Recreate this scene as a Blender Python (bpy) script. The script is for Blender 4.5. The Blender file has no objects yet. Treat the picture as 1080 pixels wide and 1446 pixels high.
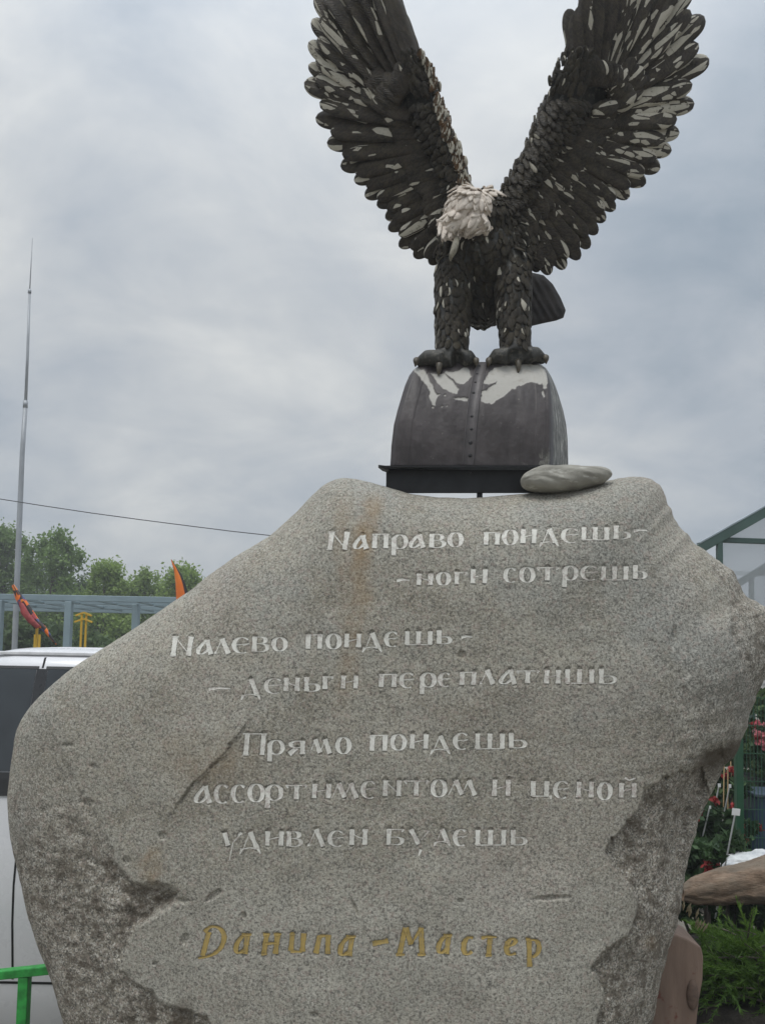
import bpy, bmesh, math, random
import numpy as np
from mathutils import Vector, Matrix, Euler

# ------------------------------------------------------------------ scene, camera, sky, sun
S = bpy.context.scene
COL = S.collection
random.seed(11)
RNG = np.random.default_rng(7)

F = 1084.5                      # focal length in photograph pixels (1080 x 1446)
SH = 136.0                      # lens shift in the same pixels
CX, CY = 540.0, 723.0 + SH
CAMZ = 1.95
PITCH, ROLL = math.radians(3.5), math.radians(1.1)
RC = np.array((Matrix.Rotation(math.radians(90) + PITCH, 3, 'X') @ Matrix.Rotation(ROLL, 3, 'Z')))
cam_data = bpy.data.cameras.new('camera')
cam = bpy.data.objects.new('camera', cam_data)
COL.objects.link(cam)
cam.matrix_world = Matrix.Translation((0, 0, CAMZ)) @ Matrix([list(r) for r in RC]).to_4x4()
cam_data.sensor_fit = 'VERTICAL'
cam_data.sensor_height = 36.0
cam_data.lens = F / 1446.0 * 36.0
cam_data.shift_y = SH / 1446.0
cam_data.clip_end = 2000
S.camera = cam

S.view_settings.view_transform = 'Standard'
S.view_settings.look = 'None'
S.view_settings.gamma = 1
S.view_settings.use_curve_mapping = False
S.view_settings.exposure = 0.26
S.cycles.max_bounces = 8

SUN_EL, SUN_AZ = math.radians(68), math.radians(-150)      # azimuth from +Y towards +X
world = bpy.data.worlds.new('World'); S.world = world
world.use_nodes = True
def build_world():
    nt = world.node_tree; N = nt.nodes; L = nt.links
    N.clear()
    def nd(t, **k):
        n = N.new(t)
        for a, b in k.items(): setattr(n, a, b)
        return n
    def m(op, a, b=None, c=None):
        n = nd('ShaderNodeMath', operation=op)
        for i, v in enumerate((a, b, c)):
            if v is None: continue
            if isinstance(v, (int, float)): n.inputs[i].default_value = v
            else: L.new(v, n.inputs[i])
        return n.outputs[0]
    out = nd('ShaderNodeOutputWorld')
    sky = nd('ShaderNodeTexSky', sky_type='NISHITA')
    sky.sun_disc = False; sky.sun_elevation = SUN_EL; sky.sun_rotation = SUN_AZ
    sky.dust_density = 2.0
    b1 = nd('ShaderNodeBackground'); b1.inputs[1].default_value = 0.07
    L.new(sky.outputs[0], b1.inputs[0])
    tc = nd('ShaderNodeTexCoord')
    sep = nd('ShaderNodeSeparateXYZ'); L.new(tc.outputs['Generated'], sep.inputs[0])
    den = m('ADD', m('MAXIMUM', sep.outputs[2], 0.0), 0.42)
    cx, cy = m('DIVIDE', sep.outputs[0], den), m('DIVIDE', sep.outputs[1], den)
    cmb = nd('ShaderNodeCombineXYZ'); L.new(cx, cmb.inputs[0]); L.new(cy, cmb.inputs[1])
    def noise(scale, det, rough, dist, off, sx=1.0):
        mp = nd('ShaderNodeMapping'); mp.inputs['Location'].default_value = off
        mp.inputs['Scale'].default_value = (sx, 1, 1)
        L.new(cmb.outputs[0], mp.inputs[0])
        n = nd('ShaderNodeTexNoise'); L.new(mp.outputs[0], n.inputs['Vector'])
        n.inputs['Scale'].default_value = scale; n.inputs['Detail'].default_value = det
        n.inputs['Roughness'].default_value = rough; n.inputs['Distortion'].default_value = dist
        return n.outputs['Fac']
    n1 = noise(2.1, 7, .54, .4, (3.1, 1.7, 0), .85)
    n2 = noise(6.0, 8, .58, .5, (7.3, 4.2, 2), .7)
    n3 = noise(0.9, 2, .5, .0, (1.3, 9.2, 5))
    s = m('ADD', m('MULTIPLY', n1, .60), m('ADD', m('MULTIPLY', n2, .30), m('MULTIPLY', n3, .20)))
    # thinner cloud round the hidden sun's lower side: brighter
    dotn = nd('ShaderNodeVectorMath', operation='DOT_PRODUCT')
    L.new(tc.outputs['Generated'], dotn.inputs[0])
    az, el = math.radians(-4), math.radians(24)
    dotn.inputs[1].default_value = (math.sin(az) * math.cos(el), math.cos(az) * math.cos(el), math.sin(el))
    glow = m('POWER', m('MAXIMUM', dotn.outputs['Value'], 0.0), 34.0)
    s = m('ADD', s, m('MULTIPLY_ADD', glow, .17, .032))
    cr = nd('ShaderNodeValToRGB'); L.new(s, cr.inputs[0])
    e = cr.color_ramp.elements
    e[0].position = .42; e[0].color = (.245, .298, .355, 1)
    e[1].position = .82; e[1].color = (.71, .715, .69, 1)
    k = e.new(.56); k.color = (.385, .422, .465, 1)
    k = e.new(.67); k.color = (.505, .527, .543, 1)
    # brightness rises towards the zenith as in overcast, boosted out of view for light
    zen = m('MULTIPLY_ADD', m('POWER', m('MAXIMUM', sep.outputs[2], 0.0), 5.0), 4.0, 1.0)
    b2 = nd('ShaderNodeBackground'); L.new(cr.outputs[0], b2.inputs[0]); L.new(zen, b2.inputs[1])
    mx = nd('ShaderNodeMixShader'); mx.inputs[0].default_value = .9
    L.new(b1.outputs[0], mx.inputs[1]); L.new(b2.outputs[0], mx.inputs[2])
    L.new(mx.outputs[0], out.inputs[0])
build_world()

sun_data = bpy.data.lights.new('sun', 'SUN')
sun_data.energy = 1.2; sun_data.angle = math.radians(25); sun_data.color = (1, .97, .92)
sun = bpy.data.objects.new('sun', sun_data); COL.objects.link(sun)
sdir = Vector((math.sin(SUN_AZ) * math.cos(SUN_EL), math.cos(SUN_AZ) * math.cos(SUN_EL), math.sin(SUN_EL)))
sun.rotation_euler = sdir.to_track_quat('Z', 'Y').to_euler()
sun.location = (0, 0, 30)

# ------------------------------------------------------------------ helpers
def P(px, py, y):
    """world point seen at photograph pixel (px, py) standing y metres in front of the camera"""
    px = np.asarray(px, float); py = np.asarray(py, float); y = np.asarray(y, float)
    d = np.stack(np.broadcast_arrays((px - CX) / F, -(py - CY) / F, -1.0), -1) @ RC.T
    w = d * (y / d[..., 1])[..., None]
    w[..., 2] += CAMZ
    return w
def PV(px, py, y): return Vector(P(px, py, y).tolist())

def hash2(ix, iy, seed):
    h = (ix.astype(np.int64) * 374761393 + iy.astype(np.int64) * 668265263 + seed * 974711) & 0x7fffffff
    h = ((h ^ (h >> 13)) * 1274126177) & 0x7fffffff
    h = ((h ^ (h >> 16)) * 69069 + 12345) & 0x7fffffff
    return ((h >> 8) & 0xffff) / 65535.0 * 2 - 1
def vnoise(x, y, seed=0):
    ix, iy = np.floor(x), np.floor(y); fx, fy = x - ix, y - iy
    fx = fx * fx * fx * (fx * (fx * 6 - 15) + 10); fy = fy * fy * fy * (fy * (fy * 6 - 15) + 10)
    a, b = hash2(ix, iy, seed), hash2(ix + 1, iy, seed)
    c, d = hash2(ix, iy + 1, seed), hash2(ix + 1, iy + 1, seed)
    return (a * (1 - fx) + b * fx) * (1 - fy) + (c * (1 - fx) + d * fx) * fy
def fbm(x, y, sc, octv=3, seed=0, gain=.5):
    r = 0; amp = 1; tot = 0
    for o in range(octv):
        r = r + amp * vnoise(x / sc + o * 17.3, y / sc - o * 9.1, seed + o); tot += amp
        sc *= .5; amp *= gain
    return r / tot
def sstep(a, b, x):
    t = np.clip((x - a) / (b - a), 0, 1); return t * t * (3 - 2 * t)
def polydist(px, py, pts, closed=False):
    """distance to a polyline and, when closed, sign (+ inside)"""
    pts = np.asarray(pts, float); n = len(pts)
    d2 = np.full(px.shape, 1e18); ins = np.zeros(px.shape, bool)
    for i in range(n if closed else n - 1):
        a, b = pts[i], pts[(i + 1) % n]; ab = b - a
        t = np.clip(((px - a[0]) * ab[0] + (py - a[1]) * ab[1]) / max(ab @ ab, 1e-9), 0, 1)
        d2 = np.minimum(d2, (px - a[0] - t * ab[0]) ** 2 + (py - a[1] - t * ab[1]) ** 2)
        if closed:
            c = ((a[1] > py) != (b[1] > py))
            ins ^= c & (px < (b[0] - a[0]) * (py - a[1]) / (b[1] - a[1] + 1e-12) + a[0])
    d = np.sqrt(d2)
    return np.where(ins, d, -d) if closed else d

def mesh_obj(name, verts, faces, mat=None, parent=None, smooth=True, attrs=None, uv=None):
    me = bpy.data.meshes.new(name)
    verts = np.asarray(verts, float)
    if isinstance(faces, np.ndarray):
        n, k = faces.shape
        me.vertices.add(len(verts)); me.vertices.foreach_set('co', verts.ravel())
        me.loops.add(n * k); me.loops.foreach_set('vertex_index', faces.astype(np.int32).ravel())
        me.polygons.add(n); me.polygons.foreach_set('loop_start', np.arange(0, n * k, k, dtype=np.int32))
        me.update(calc_edges=True)
        me.validate()
    else:
        me.from_pydata(verts.tolist(), [], faces)
    me.polygons.foreach_set('use_smooth', [smooth] * len(me.polygons))
    if attrs:
        for k, v in attrs.items():
            a = me.attributes.new(k, 'FLOAT', 'POINT'); a.data.foreach_set('value', np.asarray(v, np.float32))
    if uv is not None:
        ul = me.uv_layers.new(name='UVMap')
        li = np.zeros(len(me.loops), np.int32); me.loops.foreach_get('vertex_index', li)
        ul.data.foreach_set('uv', np.asarray(uv, np.float32)[li].ravel())
    if mat: me.materials.append(mat)
    me.update()
    o = bpy.data.objects.new(name, me); COL.objects.link(o)
    if parent: o.parent = parent
    return o
class MB:
    """collects primitives into one mesh"""
    def __init__(s): s.v = []; s.f = []
    def add(s, v, f):
        k = len(s.v); s.v += [tuple(map(float, p)) for p in v]; s.f += [tuple(i + k for i in q) for q in f]
    def beam(s, a, b, w, h, up=(0, 0, 1)):
        a, b = Vector(a), Vector(b); d = (b - a).normalized(); u = Vector(up)
        if abs(d.dot(u)) > .98: u = Vector((0, 1, 0))
        x = d.cross(u).normalized() * (w / 2); z = x.cross(d).normalized() * (h / 2)
        v = [p + i * x + j * z for p in (a, b) for i, j in ((-1, -1), (1, -1), (1, 1), (-1, 1))]
        s.add(v, [(0, 1, 2, 3), (7, 6, 5, 4), (0, 4, 5, 1), (1, 5, 6, 2), (2, 6, 7, 3), (3, 7, 4, 0)])
    def tube(s, pts, r, n=10, cap=True):
        pts = [Vector(p) for p in pts]; rs = r if isinstance(r, (list, tuple)) else [r] * len(pts)
        v = []; f = []; ref = None
        for i, p in enumerate(pts):
            d = (pts[min(i + 1, len(pts) - 1)] - pts[max(i - 1, 0)]).normalized()
            if ref is None: ref = Vector((1, 0, 0)) if abs(d.x) < .9 else Vector((0, 1, 0))
            x = (ref - d * ref.dot(d)).normalized(); ref = x; z = d.cross(x)
            v += [p + (x * math.cos(2 * math.pi * k / n) + z * math.sin(2 * math.pi * k / n)) * rs[i] for k in range(n)]
        for i in range(len(pts) - 1):
            f += [(i * n + k, i * n + (k + 1) % n, (i + 1) * n + (k + 1) % n, (i + 1) * n + k) for k in range(n)]
        if cap: f += [tuple(range(n))[::-1], tuple((len(pts) - 1) * n + k for k in range(n))]
        s.add(v, f)
    def ball(s, c, r, nu=12, nv=8, rot=None):
        c = Vector(c); r = Vector(r if isinstance(r, (tuple, list)) else (r, r, r)); v = []; f = []
        for j in range(nv + 1):
            t = math.pi * j / nv
            for i in range(nu):
                a = 2 * math.pi * i / nu
                q = Vector((r.x * math.sin(t) * math.cos(a), r.y * math.sin(t) * math.sin(a), r.z * math.cos(t)))
                if rot: q = rot @ q
                v.append(c + q)
        for j in range(nv):
            f += [(j * nu + i, (j + 1) * nu + i, (j + 1) * nu + (i + 1) % nu, j * nu + (i + 1) % nu) for i in range(nu)]
        s.add(v, f)
    def build(s, name, mat, parent=None, smooth=False, bevel=0, seg=2):
        o = mesh_obj(name, s.v, s.f, mat, parent, smooth)
        if bevel:
            bm = bmesh.new(); bm.from_mesh(o.data)
            ed = [e for e in bm.edges if len(e.link_faces) == 2 and e.calc_face_angle(0) > .5]
            bmesh.ops.bevel(bm, geom=ed, offset=bevel, segments=seg, profile=.5, affect='EDGES', clamp_overlap=True)
            bm.to_mesh(o.data); bm.free()
        return o
def tag(o, label=None, cat=None, group=None, kind=None):
    if label: o['label'] = label
    if cat: o['category'] = cat
    if group: o['group'] = group
    if kind: o['kind'] = kind
    return o
def thing(name, label, cat, loc=(0, 0, 0), group=None):
    o = bpy.data.objects.new(name, None); COL.objects.link(o); o.location = loc
    o.empty_display_size = .1
    return tag(o, label, cat, group)
def adopt(root, *objs):
    """parent world-space meshes to a root without moving them"""
    for o in objs:
        o.parent = root; o.matrix_parent_inverse = Matrix.Translation(root.location).inverted()

class NT:
    """small material builder"""
    def __init__(s, name, rough=.6, metal=0.0, spec=.5):
        s.m = bpy.data.materials.new(name); s.m.use_nodes = True
        s.N = s.m.node_tree.nodes; s.L = s.m.node_tree.links
        s.b = s.N['Principled BSDF']
        s.b.inputs['Roughness'].default_value = rough; s.b.inputs['Metallic'].default_value = metal
        s.b.inputs['Specular IOR Level'].default_value = spec
        s.tc = None
    def n(s, t, **k):
        n = s.N.new(t)
        for a, b in k.items(): setattr(n, a, b)
        return n
    def put(s, sock, v):
        if isinstance(v, bpy.types.NodeSocket): s.L.new(v, sock)
        elif isinstance(v, (tuple, list)) and sock.type == 'RGBA' and len(v) == 3: sock.default_value = (*v, 1)
        else: sock.default_value = v
    def co(s, kind='Object', scale=(1, 1, 1), loc=(0, 0, 0), rot=(0, 0, 0)):
        if s.tc is None: s.tc = s.n('ShaderNodeTexCoord')
        mp = s.n('ShaderNodeMapping'); s.L.new(s.tc.outputs[kind], mp.inputs[0])
        mp.inputs['Scale'].default_value = scale; mp.inputs['Location'].default_value = loc
        mp.inputs['Rotation'].default_value = rot
        return mp.outputs[0]
    def noise(s, scale, det=3, rough=.5, vec=None, dist=0.0):
        n = s.n('ShaderNodeTexNoise'); s.L.new(vec or s.co(), n.inputs['Vector'])
        n.inputs['Scale'].default_value = scale; n.inputs['Detail'].default_value = det
        n.inputs['Roughness'].default_value = rough; n.inputs['Distortion'].default_value = dist
        return n.outputs['Fac']
    def voro(s, scale, vec=None, feature='F1', out='Distance', rnd=1.0):
        n = s.n('ShaderNodeTexVoronoi', feature=feature); s.L.new(vec or s.co(), n.inputs['Vector'])
        n.inputs['Scale'].default_value = scale; n.inputs['Randomness'].default_value = rnd
        return n.outputs[out]
    def attr(s, name):
        n = s.n('ShaderNodeAttribute'); n.attribute_name = name; return n.outputs['Fac']
    def math(s, op, a, b=None, c=None, clamp=False):
        n = s.n('ShaderNodeMath', operation=op); n.use_clamp = clamp
        for i, v in enumerate((a, b, c)):
            if v is not None: s.put(n.inputs[i], v)
        return n.outputs[0]
    def ramp(s, fac, *stops, interp='LINEAR'):
        n = s.n('ShaderNodeValToRGB'); s.L.new(fac, n.inputs[0]); e = n.color_ramp.elements
        n.color_ramp.interpolation = interp
        for i, (p, c) in enumerate(stops):
            c = (c, c, c) if isinstance(c, (int, float)) else c
            k = e[i] if i < 2 else e.new(p)
            k.position = p; k.color = (*c, 1)
        return n.outputs[0]
    def mix(s, fac, a, b, mode='MIX'):
        n = s.n('ShaderNodeMix', data_type='RGBA', blend_type=mode)
        s.put(n.inputs[0], fac); s.put(n.inputs[6], a); s.put(n.inputs[7], b)
        return n.outputs[2]
    def color(s, v): s.put(s.b.inputs['Base Color'], v)
    def rough(s, v): s.put(s.b.inputs['Roughness'], v)
    def bump(s, h, strength=.5, dist=.01):
        n = s.n('ShaderNodeBump'); n.inputs['Strength'].default_value = strength
        n.inputs['Distance'].default_value = dist; s.L.new(h, n.inputs['Height'])
        s.L.new(n.outputs[0], s.b.inputs['Normal'])
def simple(name, col, rough=.6, metal=0., var=.25, scale=6., bump=0., bscale=40., spec=.5):
    """paint or metal with mottled tone"""
    t = NT(name, rough, metal, spec)
    a = tuple(c * (1 - var) for c in col); b = tuple(min(1, c * (1 + var)) for c in col)
    t.color(t.ramp(t.noise(scale, 5, .6), (.3, a), (.7, b)))
    t.rough(t.math('MULTIPLY_ADD', t.noise(scale * 3, 3), .25, rough - .12))
    if bump: t.bump(t.noise(bscale, 4, .6), bump, .01)
    return t.m
def hexc(h):
    c = [int(h[i:i + 2], 16) / 255 for i in (0, 2, 4)]
    return tuple(x / 12.92 if x <= .04045 else ((x + .055) / 1.055) ** 2.4 for x in c)
# ------------------------------------------------------------------ ground
def ground_mat():
    t = NT('gravel_soil', .95)
    c = t.mix(t.noise(.6, 4), (.13, .115, .09), (.22, .20, .165))
    v = t.voro(38)
    t.color(t.mix(t.ramp(v, (.05, 0.0), (.5, 1.0)), c, t.mix(t.noise(3), (.10, .09, .07), (.3, .28, .24))))
    t.bump(t.math('ADD', t.noise(25, 5), v), .6, .02)
    return t.m
gx, gy = np.meshgrid(np.concatenate([np.linspace(-400, -13, 12), np.linspace(-12, 12, 60), np.linspace(13, 400, 12)]),
                     np.concatenate([np.linspace(-60, -3, 8), np.linspace(-2, 22, 60), np.linspace(24, 700, 14)]))
gz = .02 * fbm(gx, gy, 2.5, 3, 5)
nx_, ny_ = gx.shape[1], gx.shape[0]
def gridf(ny, nx, wrap=False):
    j, i = np.meshgrid(np.arange(ny - 1), np.arange(nx if wrap else nx - 1), indexing='ij')
    a = j * nx + i; b = j * nx + (i + 1) % nx
    return np.stack([a, b, b + nx, a + nx], -1).reshape(-1, 4)
tag(mesh_obj('ground', np.stack([gx, gy, gz], -1).reshape(-1, 3), gridf(ny_, nx_), ground_mat()), kind='structure')

# ------------------------------------------------------------------ the inscribed boulder
OUT = [(470,678),(485,674),(505,676),(540,686),(580,697),(620,702),(655,703.5),(680,702.5),(740,698),(800,690),(850,680),(885,673),
 (905,672),(919,675),(931,685),(936,694),(940,707),(958,740),(983,768),(1016,793),(1038,812),(1052,843),(1063,847),(1080,859),
 (1096,880),(1100,905),(1092,935),(1079,959),(1069,979),(1063,998),(1058,1024),(1047,1043),(1036,1068),(1020,1085),(1005,1120),
 (986,1166),(974,1200),(967,1228),(963,1247),(963,1284),(956,1308),(946,1339),(937,1370),(923,1438),(905,1520),(880,1600),(850,1670),
 (790,1695),(500,1705),(200,1695),(150,1650),(118,1560),(100,1490),(88,1440),(71,1380),(55,1340),(41,1300),(28,1240),(14,1185),(10,1128),
 (13,1100),(17,1073),(24,1024),(49,989),(94,949),(140,920),(190,887),(241,852),(264,837),(300,809),(330,787),(381,757),(420,722),(444,696),(456,685)]
RCX, RCY = 545.0, 1130.0
def resample(pts, n):
    p = np.array(pts + [pts[0]], float); d = np.r_[0, np.cumsum(np.hypot(*np.diff(p, axis=0).T))]
    s = np.linspace(0, d[-1], n, endpoint=False)
    return np.stack([np.interp(s, d, p[:, 0]), np.interp(s, d, p[:, 1])], -1)
NT_ = 1500
rim = resample(OUT, NT_)
for _ in range(3):                                   # take the corners off the traced outline
    rim = .25 * np.roll(rim, 1, 0) + .5 * rim + .25 * np.roll(rim, -1, 0)
rd = rim - (RCX, RCY); rr = np.hypot(*rd.T)
soft = rim.copy()
for _ in range(60): soft = .25 * np.roll(soft, 1, 0) + .5 * soft + .25 * np.roll(soft, -1, 0)
kl = (sstep(420, 260, rim[:, 0]))[:, None]
rim = rim * (1 - kl) + soft * kl
rd = rim - (RCX, RCY); rr = np.hypot(*rd.T)
right = sstep(700, 960, rim[:, 0])
wob = fbm(rim[:, 0], rim[:, 1], 46, 3, 31) * (1.2 + 3.0 * right) + fbm(rim[:, 0], rim[:, 1], 9, 2, 77) * (.35 + 1.1 * right)
rim = rim + rd / rr[:, None] * wob[:, None]
rd = rim - (RCX, RCY); RTH = np.arctan2(rd[:, 1], rd[:, 0]); RR = np.hypot(*rd.T)
_o = np.argsort(RTH); TH_S, RR_S = RTH[_o], RR[_o]
STEP_R = [(953,1092),(930,1103),(912,1111),(902,1130),(894,1148),(884,1160),(872,1173),(862,1186),(852,1199),(858,1210),(869,1222),(874,1233),(883,1240),
 (890,1254),(896,1271),(897,1290),(894,1308),(882,1322),(866,1336),(850,1350),(834,1367),(842,1378),(850,1400),(840,1470),(840,1720),(1120,1720),(1120,1250),(1010,1130),(985,1085)]
UNDER = [(960,1105),(972,1075),(990,1058),(1012,1047),(1034,1044),(1062,1038),(1075,1060),(1040,1110),(1000,1190),(968,1260),(938,1330),(930,1300),(928,1200),(940,1140)]
ROUGH_L = [(60,1010),(98,1085),(118,1118),(140,1150),(152,1180),(162,1215),(182,1238),(205,1252),(250,1262),(236,1274),(212,1286),(192,1308),(181,1338),
 (173,1368),(194,1391),(228,1415),(262,1424),(292,1436),(306,1452),(340,1500),(420,1730),(-60,1730),(-60,1010)]
POCKET = [(186,1262),(196,1246),(214,1241),(236,1247),(252,1262),(270,1268),(250,1277),(236,1284),(216,1290),(196,1300),(182,1318),(184,1290)]
FACET = [(345,1028),(330,1046),(318,1062),(300,1082),(282,1098),(268,1112),(255,1130),(225,1165),(150,1178),(-60,1180),(-60,650),(300,650)]
RIDGE = [(1000,795),(1022,840),(1030,872),(1034,905),(1041,935),(1052,960),(1062,985),(1130,990),(1130,760)]
TOPN = [(455,672),(485,668),(516,690),(560,722),(640,735),(760,733),(850,716),(905,688),(950,690),(940,640),(440,640)]
YC, TF = 3.16, .34
def rock_y(px, py, fine=True):
    px = np.asarray(px, float); py = np.asarray(py, float)
    dx, dy = px - RCX, py - RCY
    th = np.arctan2(dy, dx); R = np.interp(th, TH_S, RR_S, period=2 * math.pi)
    r = np.clip(np.hypot(dx, dy) / R, 0, 1)
    pw = 4.2 + 3.5 * sstep(200, 800, px) + 1.5 * sstep(1100, 700, py)
    prof = np.sqrt(np.clip(1 - r ** pw, 0, 1))
    edge = sstep(0, .8, prof)                     # no displacement at the very rim
    # overall lean and gentle undulation
    offs = .055 * (1 - (py - 680) / 1000.0) + .12 * sstep(420, 40, px) + .035 * sstep(880, 1090, px)
    offs = offs + .014 * fbm(px, py, 190, 2, 3) + .006 * fbm(px, py, 60, 2, 9)
    y = YC - prof * (TF - np.minimum(offs, .22))
    nz = fbm(px, py, 26, 3, 41); nz2 = fbm(px, py, 7, 2, 53)
    jx, jy = px + 7 * fbm(px, py, 30, 3, 61) + 3 * nz2, py + 7 * fbm(px, py, 30, 3, 67) + 3 * fbm(px, py, 7, 2, 71)
    sr = polydist(jx, jy, STEP_R, True); sl = polydist(jx, jy, ROUGH_L, True)
    su = polydist(jx, jy, UNDER, True); sp = polydist(jx, jy, POCKET, True)
    sf = polydist(px + 3 * nz2 + 4 * nz, py + 4 * nz, FACET, True); sg = polydist(jx, jy, RIDGE, True)
    mR, mL = sstep(-.8, 1.8, sr), sstep(-2, 3, sl)
    y = y + edge * (mR * (.036 + .02 * sstep(0, 60, sr)) + sstep(-4, 26, su) * (.15 * sstep(1330, 1060, py)))
    y = y + edge * (mL * (.007 + .009 * sstep(1150, 1250, py)) + sstep(-3, 6, sp) * .017)
    fam = sstep(1180, 1120, py) * sstep(1000, 1040, py)
    y = y - edge * sstep(-1.2, 1.2, sf) * .009 * fam * sstep(220, 262, px)
    y = y + edge * (sstep(-2.5, 6, sg) * .018 + sstep(0, 60, sg) * .03)
    mLr = mL * np.clip(sstep(1060, 1260, py) + .45 * nz, .12, 1)
    rough = np.clip(np.maximum(mR, mLr) + .75 * sstep(-4, 8, sg) + .5 * sstep(880, 1000, px) * sstep(880, 1000, py), 0, 1)
    if fine:
        y = y + edge * ((.0016 + .0125 * rough) * nz + (.0007 + .0045 * rough) * nz2)
        # a handful of small chips broken out of the face
        for cx_, cy_, a_, b_, q in CHIPS:
            u = ((px - cx_) * math.cos(q) + (py - cy_) * math.sin(q)) / a_
            v = (-(px - cx_) * math.sin(q) + (py - cy_) * math.cos(q)) / b_
            y = y + edge * .009 * sstep(1.15, .55, np.hypot(u, v) + .35 * nz2)
        crack = polydist(px + 2 * nz2, py + 2 * nz, [(345,1028),(330,1046),(318,1062),(300,1082),(282,1098),(268,1112),(257,1132)])
        y = y + edge * .006 * sstep(2.4, .4, crack)
    return y, rough, np.maximum(sp, 0), su, r
CHIPS = [(775,1268,32,4,-.05),(125,1133,12,5,.2),(98,1052,8,4,0),(230,1180,7,6,0),(300,1265,17,5,-.6),(262,1327,5,8,0),(180,1215,7,7,0),
 (90,1240,8,7,0),(500,1280,14,2.5,1.2),(652,925,6,7,0),(219,1360,4,3,0),(75,985,10,3,0),(650,1272,5,3,0),(444,1433,6,4,0),(132,1082,7,3,.4),(345,1293,4,5,0),(950,900,5,16,.1),(1003,1000,4,9,.2)]
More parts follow.
